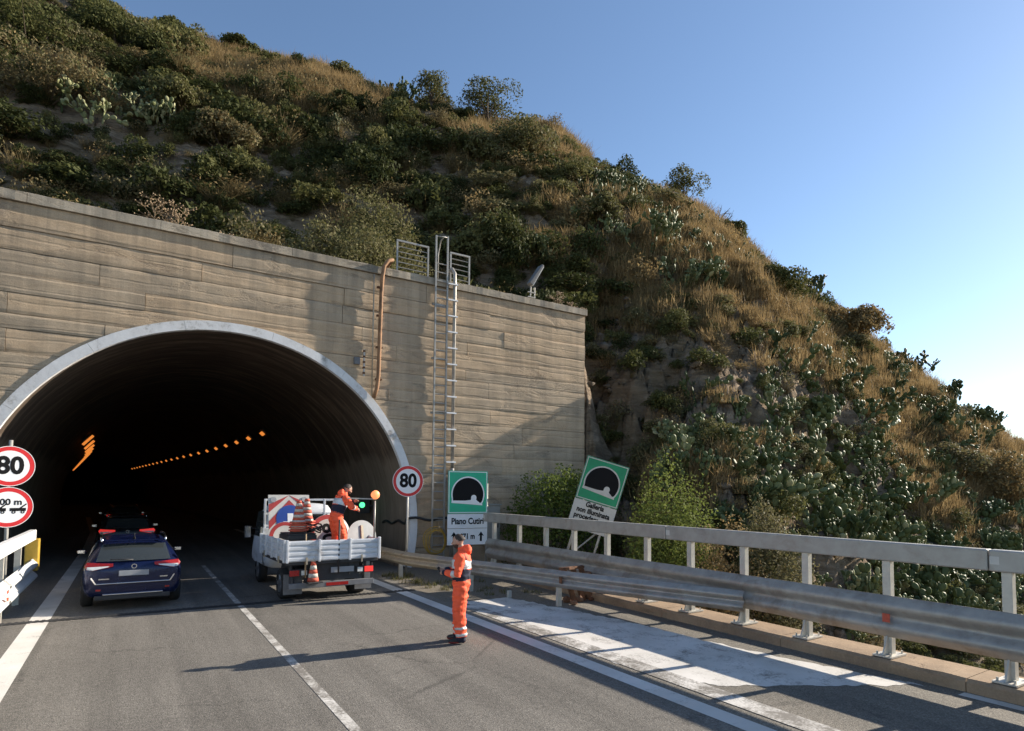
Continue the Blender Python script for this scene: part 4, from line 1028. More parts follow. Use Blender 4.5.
# green signal lamp on the tunnel wall
gs = empty('signal_lamp', (7.16, 21.7, 1.86)); tag(gs, 'small green signal lamp glowing on the right wall of the tunnel', 'signal')
MB().box(-.16,.30,.0,.16,-.25,.30).build('housing', M('truck_dark'), gs, bevel=.02); MB().tube([(0,-.03,.05),(0,.0,.05)], .10, 18).build('lens', M('lamp_green_lit'), gs)
MB().box(.25,.55,.04,.12,-.05,.05).build('bracket', M('truck_dark'), gs)

# ------------------------------------------------------------------ people
def person(name, loc, rz, J, label, hair_col='hair'):
    """one fused body grown from overlapping limbs, coloured by the limb each face belongs to. J: joints in the figure's own frame (faces +y)"""
    V3 = Vector; mb = MB(); prim = []
    def limb(pts, rad, reg):
        P = [V3(p) for p in pts]; a = (P[0]-P[1]).normalized()*rad[0]*.7; b = (P[-1]-P[-2]).normalized()*rad[-1]*.7
        mb.tube([P[0]+a]+P+[P[-1]+b], [rad[0]*.55]+list(rad)+[rad[-1]*.55], 16)
        for i in range(len(P)-1): prim.append((np.array(P[i]), np.array(P[i+1]), rad[i], rad[i+1], reg, i))
    sp_ = [V3(p) for p in J['spine']]; side = V3(J['side']).normalized()
    secs = []; RX = J.get('rx', [.155,.188,.19,.20,.218,.20,.12,.066]); RY = J.get('ry', [.11,.142,.145,.152,.158,.132,.09,.066])
    for i, c in enumerate(sp_):
        t = (sp_[min(i+1,len(sp_)-1)]-sp_[max(i-1,0)]).normalized(); fr = t.cross(side).normalized()*-1; sd_ = fr.cross(t).normalized()
        secs.append([c + sd_*RX[i]*math.cos(2*PI*k/24)*1.0 + fr*RY[i]*math.sin(2*PI*k/24) for k in range(24)])
    mb.loft(secs)
    for i in range(len(sp_)-1): prim.append((np.array(sp_[i]), np.array(sp_[i+1]), (RX[i]+RY[i])/2, (RX[i+1]+RY[i+1])/2, 'torso', i))
    # head
    hc = V3(J['head']); hd = V3(J['headup']).normalized(); hf = V3(J['face']); hf = (hf-hd*hf.dot(hd)).normalized(); hs_ = hf.cross(hd)
    hsec = []
    for q in range(11):
        u = -1+2*q/10; rr = math.sqrt(max(.02,1-u*u)); zz = u*.118
        jaw = 1-.28*max(0,-u)**1.5
        hsec.append([hc+hd*zz+hs_*(.076*rr*jaw*math.cos(2*PI*k/20))+hf*(.094*rr*(jaw*.5+.5)*math.sin(2*PI*k/20)+(.012 if u < 0 else 0)) for k in range(20)])
    mb.loft(hsec); prim.append((np.array(hc-hd*.04), np.array(hc+hd*.04), .088, .088, 'head', 0))
    limb([hc+hf*.085+hd*.015, hc+hf*.112-hd*.02], [.012,.016], 'head')                    # nose
    for s in (-1,1): limb([hc+hs_*s*.076+hd*.02-hf*.005, hc+hs_*s*.082-hd*.025-hf*.005], [.018,.013], 'head')   # ears
    limb([hc+hf*.085-hd*.058, hc+hf*.09-hd*.062], [.018,.018], 'head')                    # mouth / chin
    limb([sp_[-1], hc-hd*.06], [.058,.056], 'neck')
    limb([sp_[-2]-V3(J['front'])*.075+V3((0,0,.02)), sp_[-1]-V3(J['front'])*.08+V3((0,0,.015))], [.085,.07], 'hood')
    for s, k in ((-1,'L'),(1,'R')):
        sh, el, wr_ = J['arm'+k]; limb([sh, (V3(sh)+V3(el))/2, el, (V3(el)*.5+V3(wr_)*.5), wr_], [.084,.078,.068,.064,.052], 'arm')
        W = V3(wr_); hdv = (W-V3(el)).normalized(); ax = V3(J['palm'+k]).normalized(); ax = (ax-hdv*ax.dot(hdv)).normalized(); cr2 = hdv.cross(ax).normalized()
        limb([W+hdv*.01, W+hdv*.085], [.032,.038], 'hand')
        for q, (off, ln) in enumerate(((-.03,.062),(-.010,.072),(.010,.070),(.029,.055))):
            b0 = W+hdv*.09+cr2*off; limb([b0, b0+hdv*ln*.5+ax*.012, b0+hdv*ln*.72+ax*.04], [.0095,.009,.008], 'hand')
        tb = W+hdv*.03+cr2*(-.035*s); limb([tb, tb+hdv*.04+cr2*(-.025*s)+ax*.015, tb+hdv*.07+cr2*(-.015*s)+ax*.03], [.012,.011,.009], 'hand')
        hp_, kn, an = J['leg'+k]; limb([hp_, (V3(hp_)*.55+V3(kn)*.45), kn, (V3(kn)*.45+V3(an)*.55), an], [.118,.118,.104,.102,.094], 'leg')
        A = V3(an); ft = V3(J['toe'+k]).normalized()
        limb([A-ft*.045+V3((0,0,-.045)), A+ft*.06+V3((0,0,-.05)), A+ft*.15+V3((0,0,-.062)), A+ft*.185+V3((0,0,-.066))], [.046,.048,.042,.034], 'shoe')
    tmp = bpy.data.objects.new('tmp_body', mb.mesh('tmp_body', None)); COL.objects.link(tmp)
    rmod = tmp.modifiers.new('fuse', 'REMESH'); rmod.mode = 'VOXEL'; rmod.voxel_size = .0095
    smod = tmp.modifiers.new('smooth', 'SMOOTH'); smod.factor = .5; smod.iterations = 2
    dg = bpy.context.evaluated_depsgraph_get(); me = bpy.data.meshes.new_from_object(tmp.evaluated_get(dg)); bpy.data.objects.remove(tmp)
    me.name = 'body'; me.materials.clear()
    slots = ['hivis_orange','navy_cloth','reflective','skin','shoe','shoe_sole']
    for q in slots: me.materials.append(M(q))
    # soft folds in the cloth
    co = np.empty(len(me.vertices)*3, np.float32); me.vertices.foreach_get('co', co); co = co.reshape(-1,3)
    fc = np.empty(len(me.polygons)*3, np.float32); me.polygons.foreach_get('center', fc); fc = fc.reshape(-1,3)
    def nearest(P):
        best = np.full(len(P), 9.0); bi = np.zeros(len(P), int); bt = np.zeros(len(P))
        for i, (a, b, ra, rb_, reg, k) in enumerate(prim):
            ab = b-a; t = np.clip(((P-a)@ab)/max(ab@ab,1e-9), 0, 1); dd = np.linalg.norm(P-(a+t[:,None]*ab), axis=1)-(ra+(rb_-ra)*t)
            w_ = dd < best; best[w_] = dd[w_]; bi[w_] = i; bt[w_] = t[w_]
        return bi, bt
    bi, bt = nearest(fc); mat = np.zeros(len(fc), np.int32)
    floor = min(J['legL'][2][2], J['legR'][2][2])-.09
    for i, (a, b, ra, rb_, reg, k) in enumerate(prim):
        w_ = bi == i; t = bt[w_]; P = fc[w_]; r = np.zeros(len(t), np.int32)
        if reg == 'torso':
            r[:] = 0
            sdv = np.abs((P-np.array(sp_[3]))@np.array(side))
            if k == 2: r[:] = 1
            if k == 3: r[t < .45] = 1; r[(t >= .55)] = 2
            if k == 4: r[(t < .18)] = 2
            if k in (3,4): r[(sdv > .14) & (r == 0)] = 1
        elif reg in ('head','neck','hand'): r[:] = 3
        elif reg == 'arm':
            if k == 1: r[:] = 0; r[t < .5] = 0
            if k == 2: r[(t > .15) & (t < .75)] = 2
            if k == 3: r[t > .7] = 1
        elif reg == 'leg':
            if k == 3: r[(t > .0) & (t < .26)] = 2; r[(t > .62) & (t < .86)] = 2; r[t > .93] = 1
        elif reg == 'shoe': r[:] = 4; r[P[:,2] < floor+.022] = 5
        mat[w_] = r
    me.polygons.foreach_set('material_index', mat); me.polygons.foreach_set('use_smooth', np.ones(len(fc), bool))
    vi, vt = nearest(co); cloth = np.array([p[4] in ('torso','arm','leg','hood') for p in prim])[vi]
    for q in np.nonzero(cloth)[0]:
        p = Vector(co[q]); n_ = me.vertices[q].normal
        co[q] += np.array(n_)*(mnoise.noise(Vector((p.x*9,p.y*9,p.z*16)))*.02 + mnoise.noise(Vector((p.x*24,p.y*24,p.z*30)))*.004)
    me.vertices.foreach_set('co', co.ravel()); me.update()
    root = empty(name, loc, rz); tag(root, label, 'person'); inst('body', me, root)
    # hair cap
    hm = MB(); hsec = []
    for q in range(8):
        u = .05+.95*q/7; rr = math.sqrt(max(.015,1-u*u)); hsec.append([hc+hd*(u*.127)+hs_*(.083*rr*math.cos(2*PI*k/20))+hf*(.101*rr*math.sin(2*PI*k/20)-.012-.02*(1-u)) for k in range(20)])
    hm.loft(hsec).build('hair', M(hair_col), root, True)
    bd_ = MB(); hsec = []
    for q in range(5):
        u = -.9+.62*q/4; rr = math.sqrt(1-u*u); hsec.append([hc+hd*(u*.121)+hs_*(.071*rr*math.cos(a))+hf*(.098*rr*math.sin(a)+.014) for a in [math.radians(-8+196*k/12) for k in range(13)]])
    o = len(bd_.v)
    for q in hsec: bd_.v += [tuple(p) for p in q]
    for i in range(4):
        for k in range(12): bd_.f.append((i*13+k,i*13+k+1,(i+1)*13+k+1,(i+1)*13+k))
    bd_.build('beard', M(hair_col), root, True)
    for s in (-1,1):
        e = hc+hf*.083+hs_*s*.032+hd*.012; MB().tube([e-hf*.006, e+hf*.004], [.012,.009], 10).build('eye', M('sign_black'), root, True)
    return root
# worker on the carriageway, reading something held in both hands
J = dict(spine=[(0,0,.86),(0,-.005,.94),(0,0,1.02),(0,.0,1.12),(0,-.005,1.28),(0,-.015,1.40),(0,-.02,1.47),(0,-.012,1.52)], side=(1,0,0), front=(0,1,0),
         head=(0,.055,1.635), headup=(0,.22,1), face=(0,1,-.35),
         armL=((-.20,-.01,1.40),(-.27,.02,1.13),(-.10,.25,1.13)), armR=((.20,-.01,1.40),(.26,.04,1.14),(.07,.26,1.15)), palmL=(1,.1,.4), palmR=(-1,.1,.4),
         legL=((-.088,0,.90),(-.10,.015,.50),(-.10,-.03,.10)), legR=((.088,0,.90),(.105,.04,.50),(.12,.05,.10)), toeL=(-.15,1,0), toeR=(.22,1,0))
w1 = person('person', (4.68, 9.04, .006), math.radians(54), J, 'worker in orange high-visibility suit standing on the road looking down')
def in_person(p, loc, rz): return Matrix.Translation(Vector(loc)) @ Matrix.Rotation(rz,4,'Z') @ Vector(p)
pc = in_person((-.01,.36,1.17), (4.68,9.04,.006), math.radians(54))
po = empty('handheld_phone', pc, math.radians(54)); po.rotation_euler = (math.radians(-35),0,math.radians(54)); tag(po, 'small black phone held by the worker on the road', 'phone')
MB().box(-.075,.075,-.006,.006,-.045,.05).build('case', M('truck_dark'), po, bevel=.004); MB().box(-.068,.068,-.0075,-.0062,-.038,.043).build('screen', M('sign_black'), po)
# worker in the truck bed, bending to the right
J2 = dict(spine=[(0,-.02,.84),(0,-.01,.92),(0,.01,1.01),(0,.04,1.10),(0,.09,1.25),(0,.14,1.36),(0,.165,1.42),(0,.185,1.47)], side=(1,0,0), front=(0,.9,-.3),
          head=(0,.27,1.555), headup=(0,.42,.9), face=(0,1,-.3),
          armL=((-.20,.13,1.35),(-.27,.27,1.16),(-.12,.46,1.26)), armR=((.20,.13,1.35),(.27,.24,1.15),(.15,.42,1.10)), palmL=(.5,0,-1), palmR=(-.5,0,-1),
          legL=((-.09,-.02,.88),(-.12,.06,.48),(-.12,-.02,.10)), legR=((.09,-.02,.88),(.12,.10,.49),(.12,.10,.10)), toeL=(-.1,1,0), toeR=(.1,1,0))
wp = on_truck(.16,.42,.926)
person('person', tuple(wp), math.radians(-80), J2, 'worker in orange and navy bending forward in the truck bed')

# ------------------------------------------------------------------ vegetation
def hill_at(px, py):
    d = np.array(cf)*FPX + np.array(cr)*(px-512) + np.array(cu)*(YPRIN-py); d = d/np.linalg.norm(d)
    t = np.arange(12, 140, .1); P = np.array([0,0,CAM_H]) + t[:,None]*d; z = terrain_z(P[:,0], P[:,1])
    ok = np.nonzero((P[:,2] < z) & ((P[:,1] > 19.2) | (P[:,0] > 10.6)))[0]
    if len(ok) == 0:
        k = int(np.argmin(np.where(t > 20, P[:,2]-z, 99)))
    else: k = ok[0]
    return np.array([P[k,0], P[k,1], z[k]]), float((P[k]-np.array([0,0,CAM_H]))@np.array(cf))
def rand_dirs(n, g):
    v = g.normal(size=(n,3)); return v/np.linalg.norm(v, axis=1)[:,None]
def leaf_quads(C, Nn, size, g, aspect=.55):
    """rhombic leaf clumps at C facing roughly Nn"""
    n = len(C); a = np.cross(Nn, rand_dirs(n, g)); a /= np.maximum(np.linalg.norm(a, axis=1), 1e-6)[:,None]; b = np.cross(Nn, a)
    s = np.asarray(size).reshape(-1,1)
    V = np.stack([C-a*s, C+b*s*aspect+Nn*s*.12, C+a*s, C-b*s*aspect+Nn*s*.12], 1).reshape(-1,3)
    return V, np.arange(4*n).reshape(n,4)
def leaf_tris(C, Nn, size, g):
    n = len(C); a = np.cross(Nn, rand_dirs(n, g)); a /= np.maximum(np.linalg.norm(a, axis=1), 1e-6)[:,None]; b = np.cross(Nn, a); s = np.asarray(size).reshape(-1,1)
    return np.stack([C-a*s, C+a*s*.5+b*s*.6, C+a*s*.6-b*s*.55+Nn*s*.2], 1).reshape(-1,3), np.arange(3*n).reshape(n,3)
def crown_points(n, rx, rz, g, lobes=9, low=-.15):
    """points and outward directions on a lumpy crown with gaps between its lobes, base at z=0"""
    L = rand_dirs(lobes, g)*g.uniform(.35,.72,(lobes,1)); L[:,2] = np.abs(L[:,2])*.9+low*.2
    rad = g.uniform(.26,.48,lobes); w = rad**2; k = g.choice(lobes, n, p=w/w.sum())
    D = rand_dirs(n, g); D[:,2] = np.where(D[:,2] < -.35, -D[:,2], D[:,2])
    rr = g.uniform(.62,1.06,n)
    P = L[k] + D*(rad[k]*rr)[:,None]
    P = P*np.array([rx,rx,rz]) + np.array([0,0,rz*.22])
    P[:,2] = np.maximum(P[:,2], .02)
    return P, D, L*np.array([rx,rx,rz])+np.array([0,0,rz*.22])
def bush_mesh(name, rx, rz, n, leaf, tint, g, spread=.10, lobes=10):
    P, D, L = crown_points(n, rx, rz, g, lobes); nd = D*.7+rand_dirs(n, g)*.8; nd /= np.linalg.norm(nd,axis=1)[:,None]
    V, F = leaf_quads(P, nd, leaf*g.uniform(.6,1.35,n), g); tn = np.clip(tint+g.normal(0,spread,n), 0, 1)
    return np_mesh(name, V, F, M('leaves'), tn), L
def stems(L, r, g, base=(0,0,-.25), wob=.12):
    mb = MB()
    for p in L:
        p = np.asarray(p); mid = np.asarray(base)*.5+p*.5+g.normal(0,wob,3)*.5*np.array([1,1,.4])
        mb.tube([base, tuple(np.asarray(base)*.7+mid*.3+g.normal(0,.02,3)), tuple(mid), tuple(p)], [r, r*.75, r*.5, r*.18], 5)
    return mb
def grow_cactus(g, h, wide, n0=4, maxp=120, pad=.20):
    """pads as rows (base, up, normal, length, width), each growing from the rim of another"""
    pads = []; queue = []; nb = max(2, int(round(maxp/26)))
    for q in range(nb):
        a = g.uniform(0, 2*PI); r = wide*math.sqrt(g.uniform(0,1)); b = np.array([r*math.cos(a), r*math.sin(a), -.08])
        u = np.array([math.cos(a)*.4*r/max(wide,.1), math.sin(a)*.4*r/max(wide,.1), 1.0])+g.normal(0,.15,3); u /= np.linalg.norm(u)
        n_ = rand_dirs(1,g)[0]; n_ -= u*(n_@u); n_ /= np.linalg.norm(n_)
        queue.append((b, u, n_, pad*2*g.uniform(.8,1.15)))
    while queue and len(pads) < maxp:
        base, up, nor, ln = queue.pop(0)
        pads.append((base, up, nor, ln, ln*g.uniform(.58,.76)))
        if (base+up*ln)[2] > h*g.uniform(.75,1.1): continue
        for q in range(g.choice([1,2,2,3])):
            side = np.cross(up, nor); a = g.uniform(-.95,.95)
            u2 = up*math.cos(a)+side*math.sin(a) + nor*g.normal(0,.3) + np.array([0,0,.25]); u2 /= np.linalg.norm(u2)
            b2 = base + up*ln*(.5+.42*math.cos(a)) + side*ln*.33*math.sin(a)
            n2 = nor + rand_dirs(1,g)[0]*.85; n2 = n2-u2*(n2@u2); n2 /= np.linalg.norm(n2)
            queue.append((b2, u2, n2, ln*g.uniform(.80,1.0)))
    return pads
def pad_mesh(pads, fine=True):
    k = 10 if fine else 8; an = np.arange(k)*2*PI/k
    B = np.array([p[0] for p in pads]); U = np.array([p[1] for p in pads]); Nn = np.array([p[2] for p in pads]); Ln = np.array([p[3] for p in pads]); W = np.array([p[4] for p in pads])
    S = np.cross(U, Nn); m_ = len(pads)
    rings = [(1.0, 0.0), (.72, .045), (0, .06)] if fine else [(1.0, 0.0), (0, .07)]
    vs = []
    def pt(r, t, sgn):
        egg = 1-.16*np.cos(an)          # broader towards the tip
        x = r*np.sin(an)*egg; y = .5-.5*r*np.cos(an)
        return B[:,None]+S[:,None]*(x*.5*1.0)[None,:,None]*W[:,None,None]+U[:,None]*(y)[None,:,None]*Ln[:,None,None]+Nn[:,None]*(sgn*t*Ln)[:,None,None]
    rim = pt(1.0, 0, 1); blocks = [rim]
    if fine: blocks += [pt(.74,.05,1), pt(.74,.05,-1)]
    cF = (B+U*(.5*Ln)[:,None]+Nn*(.065*Ln)[:,None])[:,None]; cB = (B+U*(.5*Ln)[:,None]-Nn*(.065*Ln)[:,None])[:,None]
    blocks += [cF, cB]; V = np.concatenate(blocks, 1); per = V.shape[1]; tri = []
    for j in range(k):
        j2 = (j+1)%k
        if fine:
            tri += [(j,j2,k+j2),(j,k+j2,k+j),(k+j,k+j2,3*k),(j2,j,2*k+j),(j2,2*k+j,2*k+j2),(2*k+j2,2*k+j,3*k+1)]
        else: tri += [(j,j2,k),(j2,j,k+1)]
    T = np.array(tri); F = (T[None]+(np.arange(m_)*per)[:,None,None]).reshape(-1,3)
    return V.reshape(-1,3), F, len(tri)

G = np.random.default_rng(2024)
# --- plants one can tell apart, where each stands
PLANTS = [
 ('cactus',395,100,38,34,'dark prickly pear standing on the ridge left of the small trees',.2),
 ('tree',431,106,34,42,'slim pale green tree on the ridge beside the dark prickly pear',.42),
 ('tree',488,128,62,52,'round-crowned small tree on the ridge, largest tree on the skyline',.34),
 ('dead',546,132,22,18,'bare dead branch sticking up from the ridge right of the round tree',0),
 ('bush',344,84,44,18,'low olive bush on the skyline left of the dark prickly pear',.45),
 ('bush',240,50,38,16,'low green bush on the skyline above the golden grass bank',.3),
 ('bush',178,28,40,20,'green bush at the top left where the skyline leaves the picture',.3),
 ('bush',512,160,80,46,'rounded brown-green bush just below the dead branch on the ridge',.5),
 ('cactus',618,196,48,40,'prickly pear with pale pads on the skyline right of the dead branch',.55),
 ('tree',684,206,44,42,'thin feathery tree on the ridge above the orange grass',.36),
 ('dead',716,204,22,22,'bare twiggy branch on the ridge right of the feathery tree',0),
 ('bush',730,224,36,24,'small dark bush on the skyline right of the bare twigs',.3),
 ('cactus',808,292,42,30,'dark prickly pear on the skyline halfway down the right ridge',.2),
 ('cactus',906,372,52,46,'tallest prickly pear on the right skyline, spreading dark pads',.22),
 ('cactus',948,402,40,36,'prickly pear next below the tallest one on the right skyline',.3),
 ('cactus',985,428,36,30,'lowest prickly pear on the skyline near the right picture edge',.3),
 ('cactus',96,124,30,40,'left one of two pale prickly pears on the upper left slope',.92),  # this pear and the next: sun glare put into the whitened pad tint
 ('cactus',158,124,48,32,'right one of two pale prickly pears on the upper left slope',.92),
 ('bush',28,52,110,70,'big green bush in the top left corner of the hillside',.27),
 ('bush',112,52,90,50,'dense green bush right of the big one in the top left corner',.24),
 ('bush',48,102,130,50,'grey-brown dry bush at the left picture edge under the green bushes',.68),
 ('bush',186,118,70,40,'olive scrub bush right of the pale prickly pears',.45),
 ('bush',225,150,60,40,'brownish bush on the dark slope above the middle of the wall',.66),
 ('cactus',536,262,34,40,'prickly pear with bright pads above the right part of the coping',.8),
 ('bush',500,262,74,46,'rounded dark green bush behind the railing right of the ladder',.2),
 ('cactus',648,246,60,44,'upper clump of silvery prickly pear on the grassy slope',.7),  # silvery sheen of sun on the pads is painted by the lighter tint
 ('cactus',690,285,54,40,'lower clump of silvery prickly pear on the grassy slope',.65),
 ('bush',598,225,50,32,'yellow-green bush above the golden grass bank',.48),
 ('bush',715,462,50,36,'small olive bush below the rock face',.42),
 ('cactus',725,440,44,40,'prickly pear growing at the foot of the bare rock face',.5),
 ('cactus',790,505,74,64,'large prickly pear at the left side of the thicket',.45),
 ('cactus',838,520,80,66,'large prickly pear in the middle of the thicket with pale pads',.7),
 ('cactus',892,500,76,60,'large prickly pear in the upper right of the thicket',.4),
 ('bush',955,480,56,44,'brown-green bush at the right end of the thicket',.6),
 ('bush',1000,505,70,60,'dry reddish-brown bush at the right picture edge above the handrail',.8),
 ('cactus',800,600,64,54,'prickly pear seen through the parapet left of the orange reflector',.55),
 ('cactus',850,600,60,60,'prickly pear seen through the parapet above the orange reflector',.75),
 ('cactus',945,605,70,64,'prickly pear seen through the parapet near the right edge',.4),
 ('bush',655,588,60,44,'grey scrubby bush seen through the parapet right of the leaning sign',.62),
 ('bush',850,340,60,36,'golden brown bush on the right ridge below the halfway prickly pear',.85),
 ('bush',775,300,60,34,'dark green bush just below the right skyline',.28),
]
def plant_label(o, label, cat): tag(o, label, cat, 'plants on the hillside')
for i, (kind, px, py, wpx, hpx, label, tint) in enumerate(PLANTS):
    g = np.random.default_rng(100+i); P, dep = hill_at(px, py)
    w = wpx*dep/FPX; h = hpx*dep/FPX
    if kind == 'bush':
        t = empty('bush', tuple(P - np.array([0,0,.15]))); plant_label(t, label, 'bush')
        n = int(np.clip(w*h*850, 900, 5200)); lf = float(np.clip(.062*dep/25, .045, .11))
        me, L = bush_mesh('crown', w/2*1.15, h*.92, n, lf, tint, g, .09, 13)
        inst('crown', me, t); stems(L, .05, g).build('stems', M('bark'), t)
    elif kind == 'cactus':
        t = empty('prickly_pear', tuple(P - np.array([0,0,.1]))); plant_label(t, label, 'cactus')
        pd = grow_cactus(g, h, w*.42, maxp=int(np.clip(w*h*50, 80, 330)), pad=float(np.clip(.15*dep/26, .13, .20)))
        V, F, per = pad_mesh(pd, True); tn = np.repeat(np.clip(tint+g.normal(0,.16,len(pd)), 0, 1), per)
        tag(inst('pads', np_mesh('pads', V, F, M('cactus_pads'), tn, True), t), kind='stuff')
        MB().tube([(0,0,-.3),(.03,.02,.15),(0,.05,.4)], [.10,.085,.06], 8).build('trunk', M('bark'), t, True)
    elif kind == 'tree':
        t = empty('small_tree', tuple(P - np.array([0,0,.2]))); plant_label(t, label, 'tree')
        n = int(np.clip(w*h*260, 900, 4200)); me, L = bush_mesh('crown', w/2*1.15, h*.72, n, .085, tint, g, .08, 16)
        L = L + np.array([0,0,h*.26]); c_ = inst('crown', me, t, (0,0,h*.26))
        s = MB().tube([(0,0,-.3),(.05,0,h*.15),(-.03,.04,h*.34),(0,0,h*.6)], [.13,.10,.08,.03], 8)
        s.build('trunk', M('bark'), t, True)
        stems(L, .05, g, (0,0,h*.22), .2).build('limbs', M('bark'), t)
    else:
        t = empty('dead_shrub', tuple(P - np.array([0,0,.1]))); plant_label(t, label, 'dead shrub')
        mb = MB()
        for k in range(7):
            a = g.uniform(-.5,1.0); e = np.array([w*g.uniform(.1,.8)*math.cos(YAW), -w*g.uniform(.1,.8)*math.sin(YAW), h*g.uniform(.5,1.05)])
            q = e*.5+g.normal(0,.12,3); mb.tube([(0,0,-.2), tuple(q), tuple(e)], [.06,.035,.012], 5)
            for _ in range(3): f = q+(e-q)*g.uniform(.2,.9); mb.tube([tuple(f), tuple(f+g.normal(0,.22,3)+np.array([.1,0,.12]))], [.02,.006], 4)
        mb.build('branches', M('bark'), t)
# plants standing by the wall
def bush_at(loc, w, h, n, leaf, tint, label, seed, name='bush', mat='leaves', lobes=18):
    g = np.random.default_rng(seed); t = empty(name, loc); plant_label(t, label, 'bush')
    me, L = bush_mesh('crown', w/2*1.1, h*.95, n, leaf, tint, g, .06, lobes); me.materials[0] = M(mat); inst('crown', me, t); stems(L, .06, g).build('stems', M('bark'), t)
bush_at((5.75, 21.0, 8.8), 3.6, 3.0, 7500, .055, .52, 'left half of the pale olive shrubs behind the coping, lower rounded bush', 501, 'olive_shrub')
bush_at((7.6, 21.9, 8.8), 4.3, 4.5, 11000, .055, .50, 'taller pale olive shrub behind the coping left of the railings', 502, 'olive_shrub')
bush_at((9.9, 20.6, 8.9), 1.2, 1.0, 1500, .05, .42, 'small green shrub at the coping just right of the ladder railing', 503)
bush_at((12.4, 16.7, -.5), 4.0, 4.0, 10000, .055, .2, 'leafy green bush at the foot of the wall behind the leaning sign', 504, 'bush', 'bright_leaves')
bush_at((15.2, 16.6, -.6), 2.2, 2.6, 3600, .06, .30, 'dark green bush at the lower right corner of the wall', 505)
bush_at((11.6, 12.1, -1.9), 2.0, 3.2, 5200, .045, .6, 'yellow-green weedy bush in the gap right of the leaning sign posts', 506, 'bush', 'bright_leaves')
bush_at((12.9, 12.1, -2.8), 2.9, 5.7, 15000, .042, .55, 'rounded bright green bush right of the leaning sign', 507, 'bush', 'bright_leaves', 26)
bush_at((13.1, 10.7, -2.8), 2.6, 4.6, 12000, .035, .98, 'straw-coloured dry bush in front of the rounded green bush', 508)
bush_at((14.6, 10.4, -2.9), 2.6, 5.2, 12000, .042, .57, 'grey-green rounded bush left of the prickly pear thicket', 509)
def umbel(loc, h, label, seed):
    g = np.random.default_rng(seed); t = empty('dry_umbel_plant', loc); plant_label(t, label, 'dry plant'); mb = MB(); hd_ = MB()
    mb.tube([(0,0,-.15),(.02,0,h*.55),(.05,.02,h*.8)], [.018,.014,.01], 6)
    for k in range(9):
        a = k*2.4; b0 = np.array([.03,.01,h*(.45+.04*k)]); e = b0+np.array([math.cos(a)*.15*h,math.sin(a)*.12*h,h*.16]); mb.tube([tuple(b0),tuple(e)], [.009,.006], 5)
        for q in range(9):
            f = e+np.array([g.normal(0,.07),g.normal(0,.06),g.uniform(.02,.09)])*h; mb.tube([tuple(e),tuple(f)], [.005,.004], 4); hd_.tube([tuple(f-np.array([0,0,.012])),tuple(f+np.array([0,0,.018]))], [.022,.014], 5)
    mb.build('stalks', M('dry_stem'), t); tag(hd_.build('seed_heads', M('dry_stem'), t), kind='stuff')
for px, h, lb in ((143,1.7,'leftmost dry umbel plant standing on the coping above the arch'),(167,1.6,'middle dry umbel plant on the coping, just right of the leftmost'),(216,1.05,'smallest dry umbel plant on the coping right of the pair'),
              (556,1.5,'tall dry umbel plant on the coping right of the floodlight'),(568,1.15,'short dry umbel plant behind the coping between floodlight and wall end'),(579,1.05,'dry umbel plant nearest the right end of the coping')):
    th = math.atan((px-512)/FPX)+YAW; y = 19.6; umbel((y*math.tan(th), y, 9.0), h, lb, int(px))

# --- ground cover nobody could count
def ell(px, py, lst):
    v = np.zeros(len(px))
    for cx, cy, rx, ry in lst: v = np.maximum(v, 1-((px-cx)/rx)**2-((py-cy)/ry)**2)
    return v
Z_GRASS = [(330,80,140,28),(520,150,70,20),(790,260,60,60),(620,330,40,40),(300,62,130,26),(600,246,100,30),(640,255,80,40),(715,262,80,55),(770,335,80,42),(835,300,60,50),(690,500,55,40),(965,480,70,50),(560,235,50,22),(680,225,70,26),(740,300,50,40),(890,390,40,40),(590,420,40,60)]
Z_CACT = [(640,215,70,50),(690,262,50,40),(800,505,150,75),(880,440,120,70),(925,390,60,45),(985,520,80,70),(120,112,60,22),(880,600,200,55),(730,430,60,35),(345,140,10,10),(790,400,60,60)]
Z_ROCK = [(690,385,120,50),(615,400,45,70),(70,122,90,22),(480,175,60,20),(330,235,300,25)]
NS = 60000
th = G.uniform(math.radians(-42), math.radians(52), NS); dd = 11+ (70-11)*G.uniform(0,1,NS)**.75
a_ = dd*np.tan(th); sx = a_*math.cos(YAW)+dd*math.sin(YAW); sy = -a_*math.sin(YAW)+dd*math.cos(YAW); sz = terrain_z(sx, sy)
ok = ((sy > 19.4) | (sx > 10.3)) & (sz > -3.3) & ~((sx < 14.9) & (sy > 16) & (sy < 19.4)); sx, sy, sz, dd = sx[ok], sy[ok], sz[ok], dd[ok]
e_ = .4; slp = np.hypot(terrain_z(sx+e_,sy)-sz, terrain_z(sx,sy+e_)-sz)/e_
px, py, dep = project(np.stack([sx,sy,sz],1))
gr, ca, ro = ell(px,py,Z_GRASS), ell(px,py,Z_CACT), ell(px,py,Z_ROCK)
u = G.uniform(0,1,len(px)); inview = (px > -120) & (px < 1150) & (py < 760)
rockk = (ro > .1) & (u < .5)
isg = (gr > .05) & (u < .42) & ~rockk
isc = (ca > .05) & ~isg & ~rockk & (G.uniform(0,1,len(px)) < .52)
iss = ~isg & ~isc & ~rockk
